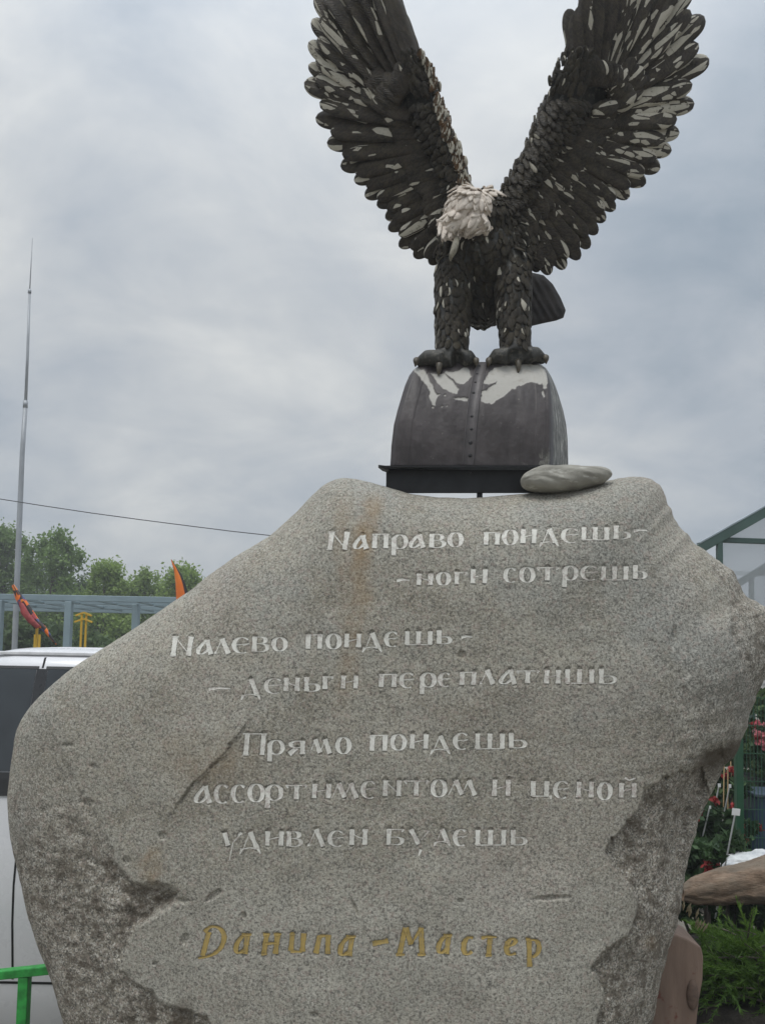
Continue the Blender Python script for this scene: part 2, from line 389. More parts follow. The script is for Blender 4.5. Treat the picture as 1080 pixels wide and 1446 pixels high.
# ------------------------------------------------------------------ lettering (calligraphic strokes laid on the stone)
def arc(cx, cy, rx, ry, a0, a1, n=14):
    return [(cx + rx * math.cos(math.radians(a0 + (a1 - a0) * i / n)), cy + ry * math.sin(math.radians(a0 + (a1 - a0) * i / n))) for i in range(n + 1)]
V_, H_, C_, M_ = 'V', 'H', 'C', 'M'      # stem, hairline, curve, medium
SOFT = [(V_, [(.15,1),(.15,0)]), (C_, [(.2,.5)] + arc(.55,.27,.42,.27,80,-75,9) + [(.2,0)])]
G = {
 'а': [(C_, [(.62,.98),(.35,.7),(.1,.35),(.08,.1),(.3,0),(.6,.2),(.78,.4)]), (V_, [(.66,1),(.92,0)])],
 'п': [(V_, [(.16,1),(.12,0)]), (V_, [(.88,1),(.84,0)]), (H_, [(0,.97),(.98,1)])],
 'П': [(V_, [(.2,1),(.12,0)]), (V_, [(.88,1),(.8,0)]), (H_, [(0,1),(1,1)]), (H_, [(-.02,0),(.26,0)])],
 'N': [(V_, [(.25,1),(.14,0)]), (V_, [(.92,1),(.8,0)]), (H_, [(.26,.95),(.8,.12)]), (H_, [(.08,1),(.4,1)]), (H_, [(0,0),(.28,0)])],
 'р': [(V_, [(.16,.75),(.12,-.5)]), (C_, [(.12,.55)] + arc(.55,.5,.42,.5,170,-150,16))],
 'в': [(V_, [(.17,1),(.14,0)]), (C_, [(.2,.98)] + arc(.5,.77,.33,.22,80,-80,7) + [(.3,.54)]), (C_, [(.3,.54)] + arc(.52,.27,.43,.27,80,-80,8) + [(.2,0)])],
 'о': [(C_, arc(.5,.5,.42,.5,80,440,26))],
 'и': [(V_, [(.17,1),(.13,0)]), (V_, [(.88,1),(.84,0)]), (H_, [(.2,.45),(.8,.62)])],
 'н': [(V_, [(.17,1),(.13,0)]), (V_, [(.88,1),(.84,0)]), (H_, [(.2,.72),(.5,.5),(.8,.42)])],
 'N_': [(V_, [(.17,1),(.13,0)]), (V_, [(.88,1),(.84,0)]), (H_, [(.2,.9),(.8,.2)])],
 'д': [(V_, [(.52,1),(.84,.1)]), (H_, [(.5,1),(.2,.12)]), (C_, [(.12,.08),(.5,.16),(.9,.08)]), (M_, [(.14,.1),(.02,-.18)]), (M_, [(.88,.1),(1,-.16)])],
 'є': [(C_, [(.92,.86)] + arc(.55,.5,.48,.5,65,300,18)), (C_, [(.2,.52),(.6,.56),(.98,.6)]), (H_, [(.6,.5),(.98,.6)])],
 'с': [(C_, [(.92,.84)] + arc(.55,.5,.48,.5,65,305,18))],
 'ш': [(V_, [(.08,1),(.07,0)]), (V_, [(.5,1),(.49,0)]), (V_, [(.93,1),(.92,0)]), (H_, [(.02,0),(.98,0)])],
 'ь': SOFT,
 'г': [(V_, [(.22,1),(.2,0)]), (H_, [(.2,.97),(.95,.95)]), (M_, [(.95,1),(.9,.78)])],
 'т': [(V_, [(.5,1),(.48,0)]), (H_, [(0,.97),(1,.97)]), (M_, [(.02,1),(.1,.75)]), (M_, [(.98,1),(.9,.8)])],
 'л': [(V_, [(.5,1),(.9,0)]), (H_, [(.5,1),(.1,.1)]), (M_, [(.12,.12),(0,.02)])],
 'я': [(V_, [(.85,1),(.84,0)]), (C_, [(.82,.98)] + arc(.5,.74,.34,.24,90,270,9) + [(.82,.5)]), (V_, [(.5,.48),(.06,0)])],
 'м': [(H_, [(.28,1),(.02,0)]), (V_, [(.28,1),(.5,.05)]), (H_, [(.74,1),(.5,.08)]), (V_, [(.74,1),(.96,0)])],
 'у': [(V_, [(.12,1),(.3,.25)]), (H_, [(.95,.95),(.55,.45),(.35,-.65)]), (M_, [(.98,1),(.8,.88)])],
 'У': [(V_, [(.14,1),(.5,.05)]), (H_, [(.98,.9),(.6,.3)]), (M_, [(.6,-.3),(.5,-.7)]), (H_, [(.75,.9),(1,.9)])],
 'ц': [(V_, [(.16,1),(.15,0)]), (V_, [(.82,1),(.8,0)]), (H_, [(.1,0),(1,0)]), (M_, [(.98,.04),(1.02,-.22)])],
 'б': [(V_, [(.18,1),(.15,0)]), (H_, [(.1,1),(1,.98)]), (M_, [(.98,1),(.94,.82)]), (C_, [(.2,.5)] + arc(.55,.26,.4,.26,80,-70,8) + [(.2,.02)])],
 'й': [(V_, [(.17,1),(.13,0)]), (V_, [(.88,1),(.86,0)]), (H_, [(.2,.45),(.8,.62)]), (C_, [(.35,1.4),(.6,1.22),(.95,1.38)])],
 '-': [(M_, [(0,.5),(.45,.62),(1,.56)])],
 # the gold signature, an italic hand
 'D': [(V_, [(.38,.82),(.26,.4),(.16,.05)]), (C_, [(.22,.82),(.45,1.02),(.78,.95),(.95,.7),(.85,.35),(.6,.12),(.3,.02),(0,-.02)])],
 'ga': [(C_, [(.95,.98),(.55,.92),(.22,.55),(.15,.15),(.35,.03),(.62,.2)]), (V_, [(.84,.98),(.68,0)]), (H_, [(.5,.98),(1.05,.98)])],
 'gn': [(V_, [(.28,.98),(.14,0)]), (V_, [(.86,.98),(.74,0)]), (H_, [(.2,.52),(.8,.55)]), (H_, [(.1,1),(.45,1)]), (H_, [(.66,1),(1.05,1)]), (H_, [(0,0),(.3,0)])],
 'gi': [(V_, [(.22,1),(.12,.08)]), (V_, [(.92,1),(.82,.05)]), (M_, [(.1,.06),(.8,.04)]), (H_, [(.1,1),(.34,1)])],
 'gl': [(V_, [(.42,.95),(.2,.02)]), (V_, [(.9,1),(.86,0)]), (M_, [(.38,.92),(.9,.98)])],
 'M': [(V_, [(.32,1),(.12,0)]), (V_, [(.34,1),(.52,.38)]), (M_, [(.86,1),(.52,.38)]), (V_, [(.86,1),(.9,0)]), (H_, [(0,0),(.3,0)]), (H_, [(.74,0),(1.02,0)])],
 'gs': [(C_, [(.98,.9),(.6,.98),(.2,.6),(.25,.12),(.55,.03),(.9,.2)]), (C_, [(.3,.7),(.24,.3),(.4,.1)])],
 'gt': [(V_, [(.58,.95),(.48,0)]), (M_, [(.02,.9),(.4,.98),(1,.95)]), (H_, [(.3,0),(.68,0)])],
 'ge': [(C_, [(.2,.5),(.6,.6),(.9,.8),(.6,1),(.25,.7),(.15,.3),(.4,.03),(.85,.15)]), (C_, [(.3,.8),(.18,.4),(.3,.12)])],
 'gp': [(V_, [(.22,1),(.26,-.45)]), (C_, [(.2,.9),(.6,1),(.95,.7),(.8,.2),(.45,.05)]), (H_, [(0,1),(.3,1)])],
 'g-': [(V_, [(0,.55),(1,.8)])],
}
# (glyph, left, right, top, baseline) in photograph pixels
LINES = [
 (.2, [('N',461,493,751,776),('а',499,519,756,775),('п',526,548,754,774),('р',553,574,755,774.5),('а',578,599,755,773.5),('в',606,628,754,773),('о',633,653,752,772),
        ('п',683,705,752,769),('о',710,730,748,769),('и',735,757,747.5,767),('д',761,788,747,768),('є',793,817,746,766),('ш',821,859,744.5,762),('ь',866,888,742,761),('-',894,913,742,758)]),
 (.25, [('-',560,578,812,828),('н',588,611,810,826),('о',617,635,808,826),('г',641,659,808,825),('и',664,688,804,823.5),('с',712,729,802,822),('о',734,754,801,822),('т',758,788,801,819.5),
        ('р',794,814,799,819),('є',820,844,799,819),('ш',849,886,800,818.6),('ь',894,911,798,817)]),
 (.1, [('N',240,273,899,926),('а',278,300,904,924),('л',303,325,902,923),('є',329,353,900,922),('в',356,379,899,920),('о',385,405,900,919),('п',432,455,896,916),
        ('о',461,481,895,916),('и',486,510,895,914),('д',511,539,894,917),('є',544,562,892,913),('ш',572,610,891.6,910),('ь',617,636,890,909),('-',651,667,893,907)]),
 (.24, [('-',295,326,964,983),('д',340,368,959,984),('є',374,399,958,979),('н',401,423,957,976),('ь',430,450,956,976),('г',456,470,955,973),('и',481,506,954,972),('п',535,560,952,970),
        ('є',565,585,950,971),('р',593,614,950,970),('є',620,636,950,969),('п',649,672,949,967),('л',677,698,946,966),('а',705,728,946,966),('т',729,761,946.6,964.5),
        ('и',768,791,946,965),('ш',798,838,945,964.5),('ь',845,869,944.5,965)]),
 (.1, [('П',343,377,1036,1066),('р',378,400,1045,1065),('я',407,431,1046,1065),('м',437,467,1044,1064),('о',475,495,1041,1064),('п',522,547,1038,1060),('о',552,573,1037,1059),
        ('и',578,605,1037,1057),('д',607,635,1039,1061),('є',641,661,1035,1058),('ш',671,712,1036,1057),('ь',718,742,1035,1056)]),
 (.27, [('а',275,298,1110,1134),('с',304,323,1108,1134),('с',328,347,1108,1133),('о',351,373,1107,1132),('р',375,398,1108,1130),('т',404,434,1108,1128.5),('и',440,468,1107,1127),
        ('м',468,505,1106,1127),('є',511,531,1103,1127),('N_',540,567,1102,1124),('т',571,605,1102,1123.5),('о',609,630,1101,1125),('м',632,672,1102,1123),('и',694,721,1101,1124),
        ('ц',748,777,1103,1124),('є',782,803,1103,1127),('н',813,838,1104,1126),('о',844,863,1105,1129),('й',873,898,1106,1126)]),
 (.25, [('у',314,342,1176,1200),('д',338,368,1175,1201),('и',374,401,1174,1194),('в',405,426,1174,1195),('л',434,459,1171,1195),('є',464,486,1173,1195),('н',493,519,1171,1193),
        ('б',545,569,1171,1193),('У',576,606,1171,1193),('д',612,635,1171,1191),('є',641,659,1171,1194),('ш',671,714,1172,1193),('ь',721,742,1172,1193)]),
]
GOLD = [('D',280,320,1308,1352),('ga',329,354,1319,1347),('gn',369,396,1319,1347),('gi',408,431,1318,1345),('gl',441,466,1320,1347),('ga',476,501,1322,1350),('g-',526,548,1325,1342),
        ('M',559,600,1310,1348),('ga',615,637,1320,1347),('gs',650,668,1322,1349),('gt',679,701,1322,1349),('ge',711,731,1324,1350),('gp',742,763,1326,1353)]
def stroke_lines(glyphs, thick, thin):
    """centre line, running width and kind of every stroke of one line of lettering"""
    rnd = random.Random(len(glyphs) * 31 + int(glyphs[0][1])); res = []
    for gi, (gl, x0, x1, y0, y1) in enumerate(glyphs):
        w_, h_ = x1 - x0, y1 - y0
        for kind, pts in G[gl]:
            p = np.array([(x0 + a * w_, y1 - b * h_) for a, b in pts])
            if len(pts) > 3 and kind != V_:
                for _ in range(2):           # rounder curves
                    pm = (p[:-1] + p[1:]) / 2
                    p = np.concatenate([p[:1], np.stack([pm[:-1] * .5 + p[1:-1] * .5, p[1:-1] * .5 + pm[1:] * .5], 1).reshape(-1, 2), p[-1:]])
            d = np.r_[0, np.cumsum(np.hypot(*np.diff(p, axis=0).T))]; n = max(3, int(d[-1] / 1.6)); s = np.linspace(0, d[-1], n)
            c = np.stack([np.interp(s, d, p[:, 0]), np.interp(s, d, p[:, 1])], -1)
            tg = np.gradient(c, axis=0); tg /= np.hypot(*tg.T)[:, None] + 1e-9
            u = s / max(d[-1], 1e-6)
            if kind == V_: wd = thick * (1 - .12 * np.sin(math.pi * u)) * np.ones(n)
            elif kind == H_: wd = thin * (1.0 + .5 * (1 - u))
            elif kind == M_: wd = thick * .62 * (1.0 - .55 * u)
            else: wd = thin + (thick * .92 - thin) * np.clip(np.abs(tg[:, 1]), 0, 1) ** 1.6
            wd = wd * (1 + .15 * np.array([rnd.uniform(-1, 1) for _ in range(n)])) / 2
            res.append((gi, kind, c, np.stack([-tg[:, 1], tg[:, 0]], -1), wd))
    return res
ALLS = [(wear, stroke_lines(gl, 7.3, 1.3)) for wear, gl in LINES] + [(.16, stroke_lines(GOLD, 7.6, 3.0))]
NR = 430
q = np.linspace(0, 1, NR); rad = 1 - (1 - q) ** 1.55           # rings crowd towards the rim
rad[0] = .002
PX = RCX + rad[:, None] * (rim[:, 0] - RCX)[None]; PY = RCY + rad[:, None] * (rim[:, 1] - RCY)[None]
Yf, ROUGHM, POCK, UND, _r = rock_y(PX, PY)
GROOVE = np.zeros(PX.shape)
for _, res in ALLS:
    for gi, kind, c, nr_, wd in res:
        m_ = (PX > c[:, 0].min() - 6) & (PX < c[:, 0].max() + 6) & (PY > c[:, 1].min() - 6) & (PY < c[:, 1].max() + 6)
        if not m_.any(): continue
        qx, qy = PX[m_], PY[m_]
        d2 = np.hypot(qx[:, None] - c[None, :, 0], qy[:, None] - c[None, :, 1]) - wd[None]
        dep = .0048 * sstep(1.0, -.9, d2.min(1)) * (min(1.0, float(wd.mean()) / 2.4))
        GROOVE[m_] = np.maximum(GROOVE[m_], dep)
Yf = Yf + GROOVE
Yf[-1] = YC
front = P(PX, PY, Yf)
# back half: the rim carried round behind
NB = 40
rimw = front[-1]; cw = rimw.mean(0)
ang = np.linspace(0, 1, NB + 1)[1:] * math.pi / 2
back = []
for a in ang:
    k = max(math.cos(a) ** .45, .003); 
    pt = cw + (rimw - cw) * k; pt[:, 1] = YC + .36 * math.sin(a) ** .9 + .03 * fbm(pt[:, 0] * 100, pt[:, 2] * 100, 30, 2, 5) * math.sin(a)
    back.append(pt)
V = np.concatenate([front.reshape(-1, 3), np.concatenate(back)])
Fq = gridf(NR + NB, NT_, True)[:, ::-1]
stain = np.zeros(V.shape[0]); roughA = np.zeros(V.shape[0]); shade_dark = np.zeros(V.shape[0]); paleA = np.zeros(V.shape[0]); nfr = NR * NT_
roughA[:nfr] = ROUGHM.ravel(); roughA[nfr:] = .8
wx = PX + 10 * fbm(PX, PY, 50, 3, 91)
st = .9 * sstep(26, 2, np.abs(wx - np.interp(PY, [690, 780, 960, 1130, 1240], [532, 512, 492, 470, 450]))) * sstep(1120, 760, PY) * sstep(688, 715, PY)
st = np.maximum(st, .8 * sstep(26, 2, np.hypot(PX - 212, (PY - 1222) * .8) + 8 * fbm(PX, PY, 20, 2, 3)))
st = np.maximum(st, .45 * sstep(60, 5, np.hypot((PX - 300) * .5, PY - 1075) + 14 * fbm(PX, PY, 30, 2, 8)))
st = np.maximum(st, .5 * sstep(22, 2, np.abs(wx - 486)) * sstep(690, 720, PY) * sstep(1000, 700, PY))
st = np.maximum(st, .5 * sstep(16, 2, np.hypot(PX - 918, PY - 1332)))
st = st * (.55 + .45 * fbm(PX, PY, 18, 3, 15))
stain[:nfr] = np.clip(st, 0, 1).ravel()
shade_dark[:nfr] = np.clip(sstep(0, 8, POCK) * (.5 + .5 * fbm(PX, PY, 10, 2, 2)) + .95 * sstep(0, 10, UND) * sstep(1120, 1070, PY) * sstep(965, 1000, PX)  # shade under the right bulge put into colour; pocket and low band darker
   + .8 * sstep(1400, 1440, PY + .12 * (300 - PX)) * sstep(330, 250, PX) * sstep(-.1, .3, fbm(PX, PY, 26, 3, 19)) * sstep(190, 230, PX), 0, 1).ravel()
paleA[:nfr] = (np.clip(sstep(1170, 1300, PY + 30 * fbm(PX, PY, 60, 3, 23)) * .8 + .5 * sstep(820, 930, PX) * sstep(690, 760, PY) * sstep(900, 800, PY) * (.5 + fbm(PX, PY, 50, 3, 29)), 0, 1) * (1 - ROUGHM)).ravel()
def granite():
    t = NT('granite', .88, spec=.3)
    co = t.co()
    big = t.noise(2.2, 4, .55, co); mid = t.noise(14, 4, .6, co)
    base = t.ramp(big, (.32, (.345, .314, .248)), (.68, (.475, .440, .360)))
    base = t.mix(t.ramp(mid, (.35, 0.0), (.7, .55)), base, (.37, .37, .325))
    base = t.mix(t.ramp(t.noise(1.3, 3, .5, t.co(loc=(4, 2, 7))), (.5, 0.0), (.68, .5)), base, (.44, .385, .335))    # pinkish drift
    base = t.mix(t.ramp(t.noise(1.1, 4, .6, t.co(loc=(7, 3, 2))), (.52, 0.0), (.66, .45)), base, (.335, .36, .355))     # bluish drift
    base = t.mix(t.ramp(t.noise(5, 6, .65, t.co(loc=(1, 8, 3))), (.50, 0.0), (.68, .65)), base, (.275, .245, .185))
    base = t.mix(t.math('MULTIPLY', t.attr('pale'), .6), base, (.50, .48, .415))
    rough = t.attr('rough')
    base = t.mix(t.math('MULTIPLY', rough, .55), base, (.33, .29, .235))
    cell = t.voro(180, co, out='Color'); sepc = t.n('ShaderNodeSeparateColor'); t.L.new(cell, sepc.inputs[0])
    dark = t.ramp(sepc.outputs[0], (.64, 0.0), (.76, 1.0)); light = t.ramp(sepc.outputs[1], (.70, 0.0), (.82, 1.0))
    cell2 = t.voro(78, t.co(loc=(3, 1, 2)), out='Color'); sep2 = t.n('ShaderNodeSeparateColor'); t.L.new(cell2, sep2.inputs[0])
    pink = t.ramp(sep2.outputs[0], (.8, 0.0), (.9, 1.0))
    f1 = t.noise(100, 5, .8, co)
    amt = t.math('MULTIPLY_ADD', rough, .4, .38)
    c = t.mix(t.math('MULTIPLY', dark, amt), base, (.10, .098, .088))
    c = t.mix(t.math('MULTIPLY', light, amt), c, (.66, .63, .56))
    c = t.mix(t.math('MULTIPLY', pink, .35), c, (.42, .33, .285))
    c = t.mix(t.ramp(f1, (.38, .8), (.50, 0.0)), c, (.10, .095, .085))
    c = t.mix(t.ramp(f1, (.56, 0.0), (.70, .6)), c, (.64, .61, .54))
    blot = t.ramp(t.noise(17, 5, .7, t.co(loc=(9, 1, 4))), (.47, 0.0), (.60, 1.0))
    c = t.mix(t.math('MULTIPLY', t.math('MULTIPLY', blot, rough), .72), c, (.105, .085, .062))
    c = t.mix(t.math('MULTIPLY', t.attr('shade_dark'), .85), c, (.085, .066, .046))
    c = t.mix(t.math('MULTIPLY', t.attr('stain'), .8), c, (.34, .215, .095))
    t.color(c)
    t.bump(t.math('ADD', t.math('MULTIPLY', f1, 1.0), t.math('MULTIPLY', sepc.outputs[0], .35)), .8, .007)
    return t.m
M_GRAN = granite()
rock = mesh_obj('boulder', V, Fq, M_GRAN, attrs={'rough': roughA, 'stain': stain, 'shade_dark': shade_dark, 'pale': paleA})
tag(rock, 'large grey granite boulder carved with seven white lines and one gold line', 'boulder')

def letter_mat(name, pale, grey):
    t = NT(name, .8, spec=.2)
    w = t.attr('wear'); co = t.co()
    n = t.math('ADD', t.math('MULTIPLY', t.noise(60, 4, .65, co), .7), t.math('MULTIPLY', t.noise(210, 3, .7, co), .45))
    k = t.math('SUBTRACT', n, t.math('MULTIPLY', w, .29))
    f = t.ramp(k, (.28, 0.0), (.52, 1.0))
    t.color(t.mix(f, t.mix(t.noise(160, 3, .7, co), tuple(c * .55 for c in grey), tuple(c * 1.5 for c in grey)), t.mix(t.noise(30), tuple(c * .8 for c in pale), pale)))
    t.bump(t.noise(140, 4, .7, co), .5, .003)
    return t.m
M_WHITE = letter_mat('worn_white_paint', (.80, .785, .715), (.36, .28, .25))
M_GOLD = letter_mat('worn_gold_paint', (.46, .335, .12), (.26, .22, .15))
def inscription(wear, res, mat, label):
    """painted groove: each stroke is a shallow V lying in the cut made in the stone"""
    v = []; f = []; wr = []; rnd = random.Random(len(res)); gw = {}
    for gi, kind, c, nr_, wd in res:
        if gi not in gw: gw[gi] = wear * rnd.uniform(.5, 1.45)
        n = len(c); k = len(v); lift = .0004 + rnd.uniform(0, .0006)
        for q_, dz in ((c + nr_ * wd[:, None], lift), (c, -.0022 * min(1, float(wd.mean()) / 2.4)), (c - nr_ * wd[:, None], lift)):
            yy = rock_y(q_[:, 0], q_[:, 1])[0] - dz
            v += P(q_[:, 0], q_[:, 1], yy).tolist()
        wr += [gw[gi] + (.14 if kind == H_ and mat is M_WHITE else 0)] * (3 * n)
        for i in range(n - 1):
            f += [(k + i, k + i + 1, k + n + i + 1, k + n + i), (k + n + i, k + n + i + 1, k + 2 * n + i + 1, k + 2 * n + i)]
    o = mesh_obj('inscription', v, f, mat, rock, True, attrs={'wear': wr})
    o['label'] = label
words_ = ['first', 'second', 'third', 'fourth', 'fifth', 'sixth', 'seventh']
for i, (wear, res) in enumerate(ALLS[:7]):
    inscription(wear, res, M_WHITE, words_[i] + ' carved line of pale Cyrillic letters')
inscription(*ALLS[7], M_GOLD, 'gold painted Cyrillic signature')
# ------------------------------------------------------------------ the chest on its steel base
def col_at(keys, py):
    k = np.array(keys, float); o = np.argsort(k[:, 0]); return np.interp(py, k[o, 0], k[o, 1])
FL = [(657,551),(630,552.5),(600,556),(580,561),(560,567),(545,571.5),(530,578),(522,584),(516,592),(511,602)]
FR = [(657,777),(600,778),(570,777.5),(550,776),(535,774),(525,771),(518,766),(512,758)]
BR = [(657,802),(620,801),(600,799),(580,795),(560,789),(545,784),(530,777),(520,771),(512,760)]
YF0, YB0 = 3.13, 3.53
def chest_front_y(px, py):
    t = np.clip((657 - py) / 145.0, 0, 1)
    u = (px - 664) / 112.0
    return YF0 + .13 * t ** 3.0 + .012 * np.clip(u, -1, 1) ** 2 - .006 * np.sin(t * 3)
PATCH = [
 [(583,522),(590,521),(600,523),(606,537),(612,548),(617,557),(621,556),(617,564),(616,573),(611,571),(607,563),(606,553),(600,543),(594,533),(588,527)],
 [(606,527),(618,529),(628,527),(640,541),(647,550),(645,556),(638,555),(626,549),(620,543),(612,533)],
 [(626,525),(640,525),(655,519),(661,520),(665,532),(660,538),(652,543),(644,541),(634,531)],
 [(640,562),(648,560),(660,562),(659,566),(648,566),(643,564)],
 [(697,518),(712,517),(728,516),(748,514),(762,515),(770,520),(774,540),(772,548),(768,549),(765,541),(764,543),(758,541),(752,540),(745,540),(738,544),(733,545),(727,549),(721,549),(715,555),(708,560),(700,565),(694,570),(684,569),(678,566),(677,560),(682,553),(690,546),(699,541),(701,538),(694,541),(682,542),(682,538),(689,529)],
 [(765,553),(768,552),(768.5,560),(766.5,562),(764.5,558)],
]
def chest_bare(px, py):
    jx, jy = px + 2.4 * fbm(px, py, 8, 3, 3), py + 2.4 * fbm(px, py, 8, 3, 4)
    d = np.full(np.shape(px), -99.0)
    for p in PATCH: d = np.maximum(d, polydist(jx, jy, p, True))
    for a, b, r in ((611,575,1.6),(624,574,1.3),(628,558,1.5),(631,573,1.0)): d = np.maximum(d, r - np.hypot(px - a, py - b))
    return sstep(-.5, .7, d)
def chest_mat():
    t = NT('chipped_brown_paint', .55, spec=.35)
    co = t.co()
    brown = t.mix(t.ramp(t.noise(7, 5, .6, co), (.35, 0.0), (.68, 1.0)), (.050, .043, .043), (.082, .071, .071))
    brown = t.mix(t.ramp(t.noise(3, 4, .6, t.co(scale=(1, 1, .35))), (.52, 0.0), (.66, .45)), brown, (.05, .042, .04))
    brown = t.mix(t.ramp(t.noise(9, 6, .7, t.co(scale=(2.2, 1, .22), loc=(3, 0, 1))), (.54, 0.0), (.72, .55)), brown, (.030, .026, .025))     # dark runs
    brown = t.mix(t.ramp(t.noise(4.5, 5, .65, t.co(loc=(6, 2, 5))), (.56, 0.0), (.72, .5)), brown, (.105, .090, .084))    # faded, dusty areas
    brown = t.mix(t.ramp(t.noise(70, 3, .7, t.co(loc=(8, 2, 5))), (.68, 0.0), (.73, .6)), brown, (.22, .20, .18))
    side = t.attr('side')
    g = t.noise(34, 5, .75, t.co(scale=(1, 1, .35), loc=(2, 5, 1)))
    wornc = t.ramp(g, (.40, (.045, .042, .036)), (.49, (.15, .145, .125)), (.58, (.24, .23, .205)), (.66, (.55, .54, .49)))
    c = t.mix(side, brown, wornc)
    bare = t.mix(t.noise(12, 5, .6, co), (.40, .385, .35), (.53, .515, .475))
    bare = t.mix(t.ramp(t.noise(26, 4, .7, co), (.56, 0.0), (.7, .5)), bare, (.30, .27, .22))
    c = t.mix(t.attr('bare'), c, bare)
    t.color(c); t.rough(t.math('MULTIPLY_ADD', t.attr('bare'), .3, .5))
    t.bump(t.noise(45, 4, .6, co), .25, .006)
    return t.m
M_CHEST = chest_mat()
rowsn = 160
pyr = 657 - (657 - 511.5) * np.linspace(0, 1, rowsn)
fl, fr, br = col_at(FL, pyr), col_at(FR, pyr), col_at(BR, pyr)
nF, nS, nB_ = 240, 50, 16
uu = np.linspace(0, 1, nF)
FX = fl[:, None] + (fr - fl)[:, None] * uu[None]; FY = np.repeat(pyr[:, None], nF, 1)
YY = chest_front_y(FX, FY)
# rounded vertical edges
YY = YY + .020 * (sstep(.03, 0, uu) + sstep(.985, 1, uu))[None]
bareF = chest_bare(FX, FY)
YY = YY + .0045 * bareF + .0014 * fbm(FX, FY, 12, 3, 7) + .009 * fbm(FX * 1.5, FY * .45, 40, 3, 17)
YY = YY - .0028 * ((uu > .045) & (uu < .115))[None] - .0028 * ((uu > .90) & (uu < .965))[None]     # iron bands at the corners
Fr = P(FX, FY, YY)
ss = np.linspace(0, 1, nS)[1:]
SX = fr[:, None] + (br - fr)[:, None] * ss[None]; SY = np.repeat(pyr[:, None], nS - 1, 1)
yB = YB0 - .13 * (np.clip((657 - pyr) / 145, 0, 1)) ** 3
YS = (YY[:, -1])[:, None] * (1 - ss)[None] + yB[:, None] * ss[None]
YS = YS + .012 * fbm(SX * 5, SY, 22, 4, 9)
Sd = P(SX, SY, YS)
Bl = Fr[:, 0].copy(); Bl[:, 1] = yB; Bl[:, 0] += .03
bk = np.linspace(0, 1, nB_)[1:]
Bk = Sd[:, -1][:, None] * (1 - bk)[None, :, None] + Bl[:, None] * bk[None, :, None]
lf = np.linspace(0, 1, 20)[1:-1]
Lf = Bl[:, None] * (1 - lf)[None, :, None] + Fr[:, 0][:, None] * lf[None, :, None]
ALL = np.concatenate([Fr, Sd, Bk, Lf], 1); ncol = ALL.shape[1]
bare = np.zeros((rowsn, ncol)); bare[:, :nF] = bareF
side = np.zeros((rowsn, ncol)); side[:, nF + 6:] = 1
side[:, :nF] = (sstep(626, 655, FY) * sstep(720, 768, FX) * sstep(.05, .3, fbm(FX, FY, 12, 3, 44))).astype(float)
topc = ALL[-1].mean(0); topc[2] += .004
v = np.concatenate([ALL.reshape(-1, 3), [topc], [ALL[0].mean(0)]])
fq = [tuple(map(int, r)) for r in gridf(rowsn, ncol, True)]
kt = rowsn * ncol
fq += [((rowsn - 1) * ncol + i, (rowsn - 1) * ncol + (i + 1) % ncol, kt) for i in range(ncol)]
fq += [((i + 1) % ncol, i, kt + 1) for i in range(ncol)]
chest = mesh_obj('chest', v, fq, M_CHEST, attrs={'bare': np.r_[bare.ravel(), 0, 0], 'side': np.r_[side.ravel(), 0, 0]})
tag(chest, 'brown round-topped chest with peeling pale paint under the eagle', 'chest')
# centre strap with its rivet holes
def strap(name, line, w, mat, lift=.008):
    ln = np.array(line, float); s = np.linspace(0, 1, 60); d = np.r_[0, np.cumsum(np.hypot(*np.diff(ln, axis=0).T))]; d /= d[-1]
    cx, cy = np.interp(s, d, ln[:, 0]), np.interp(s, d, ln[:, 1])
    offs = [(-.5, -.004), (-.5, lift * .9), (-.42, lift), (-.40, lift * .6), (0, lift * .62), (.40, lift * .6), (.42, lift), (.5, lift * .9), (.5, -.004)]
    g = np.stack([P(cx + o * w, cy, chest_front_y(cx + o * w, cy) - h) for o, h in offs], 1)
    return mesh_obj(name, g.reshape(-1, 3), gridf(60, len(offs)), mat, chest)
M_STRAP = simple('strap_paint', (.075, .066, .066), .5, var=.25, scale=14, bump=.2)
M_HOLE = simple('rivet_dark', (.012, .011, .012), .6)
st_ = strap('strap', [(660.5,656),(664,610),(668,570),(673,540),(680,513)], 16.5, M_STRAP)
for a, b, r in ((663.5,643,3.0),(664,625,3.2),(665.5,606,2.3),(666,588,2.2),(668.5,555,2.4),(671,540,1.9),(673.5,528,1.8),(677,517,1.6)):
    c = PV(a, b, float(chest_front_y(a, b)) - .0045)
    m_ = MB(); m_.ball(c, (r * .0028, .0028, r * .0028), 12, 8); m_.build('rivet', M_HOLE, st_, True)
for a in ((565.5, 558.5),):
    pass

M_BLACK = simple('black_steel', (.018, .018, .019), .5, .3, var=.35, scale=12, bump=.15)
base = thing('steel_base', 'black welded steel tray and box frame holding the chest on the boulder', 'base', PV(670, 700, 3.15))
m_ = MB()
tl, tr = PV(545, 657.4, 3.10), PV(798, 656.6, 3.10)
tl2, tr2 = PV(551, 669, 3.56), PV(806, 668, 3.56)
def slab(m, q, th):
    q = [Vector(p) for p in q]; dn = Vector((0, 0, -th))
    m.add(q + [p + dn for p in q], [(0, 1, 2, 3), (7, 6, 5, 4), (0, 4, 5, 1), (1, 5, 6, 2), (2, 6, 7, 3), (3, 7, 4, 0)])
slab(m_, [tl, tr, tr2, tl2], .006)
t1 = m_.build('tray', M_BLACK)
m_ = MB()     # bent corner of the tray sticking out on the left
a_, b_ = PV(534, 656.3, 3.10), PV(549, 658, 3.10); c_ = PV(549, 664, 3.105); d_ = PV(540, 661, 3.105)
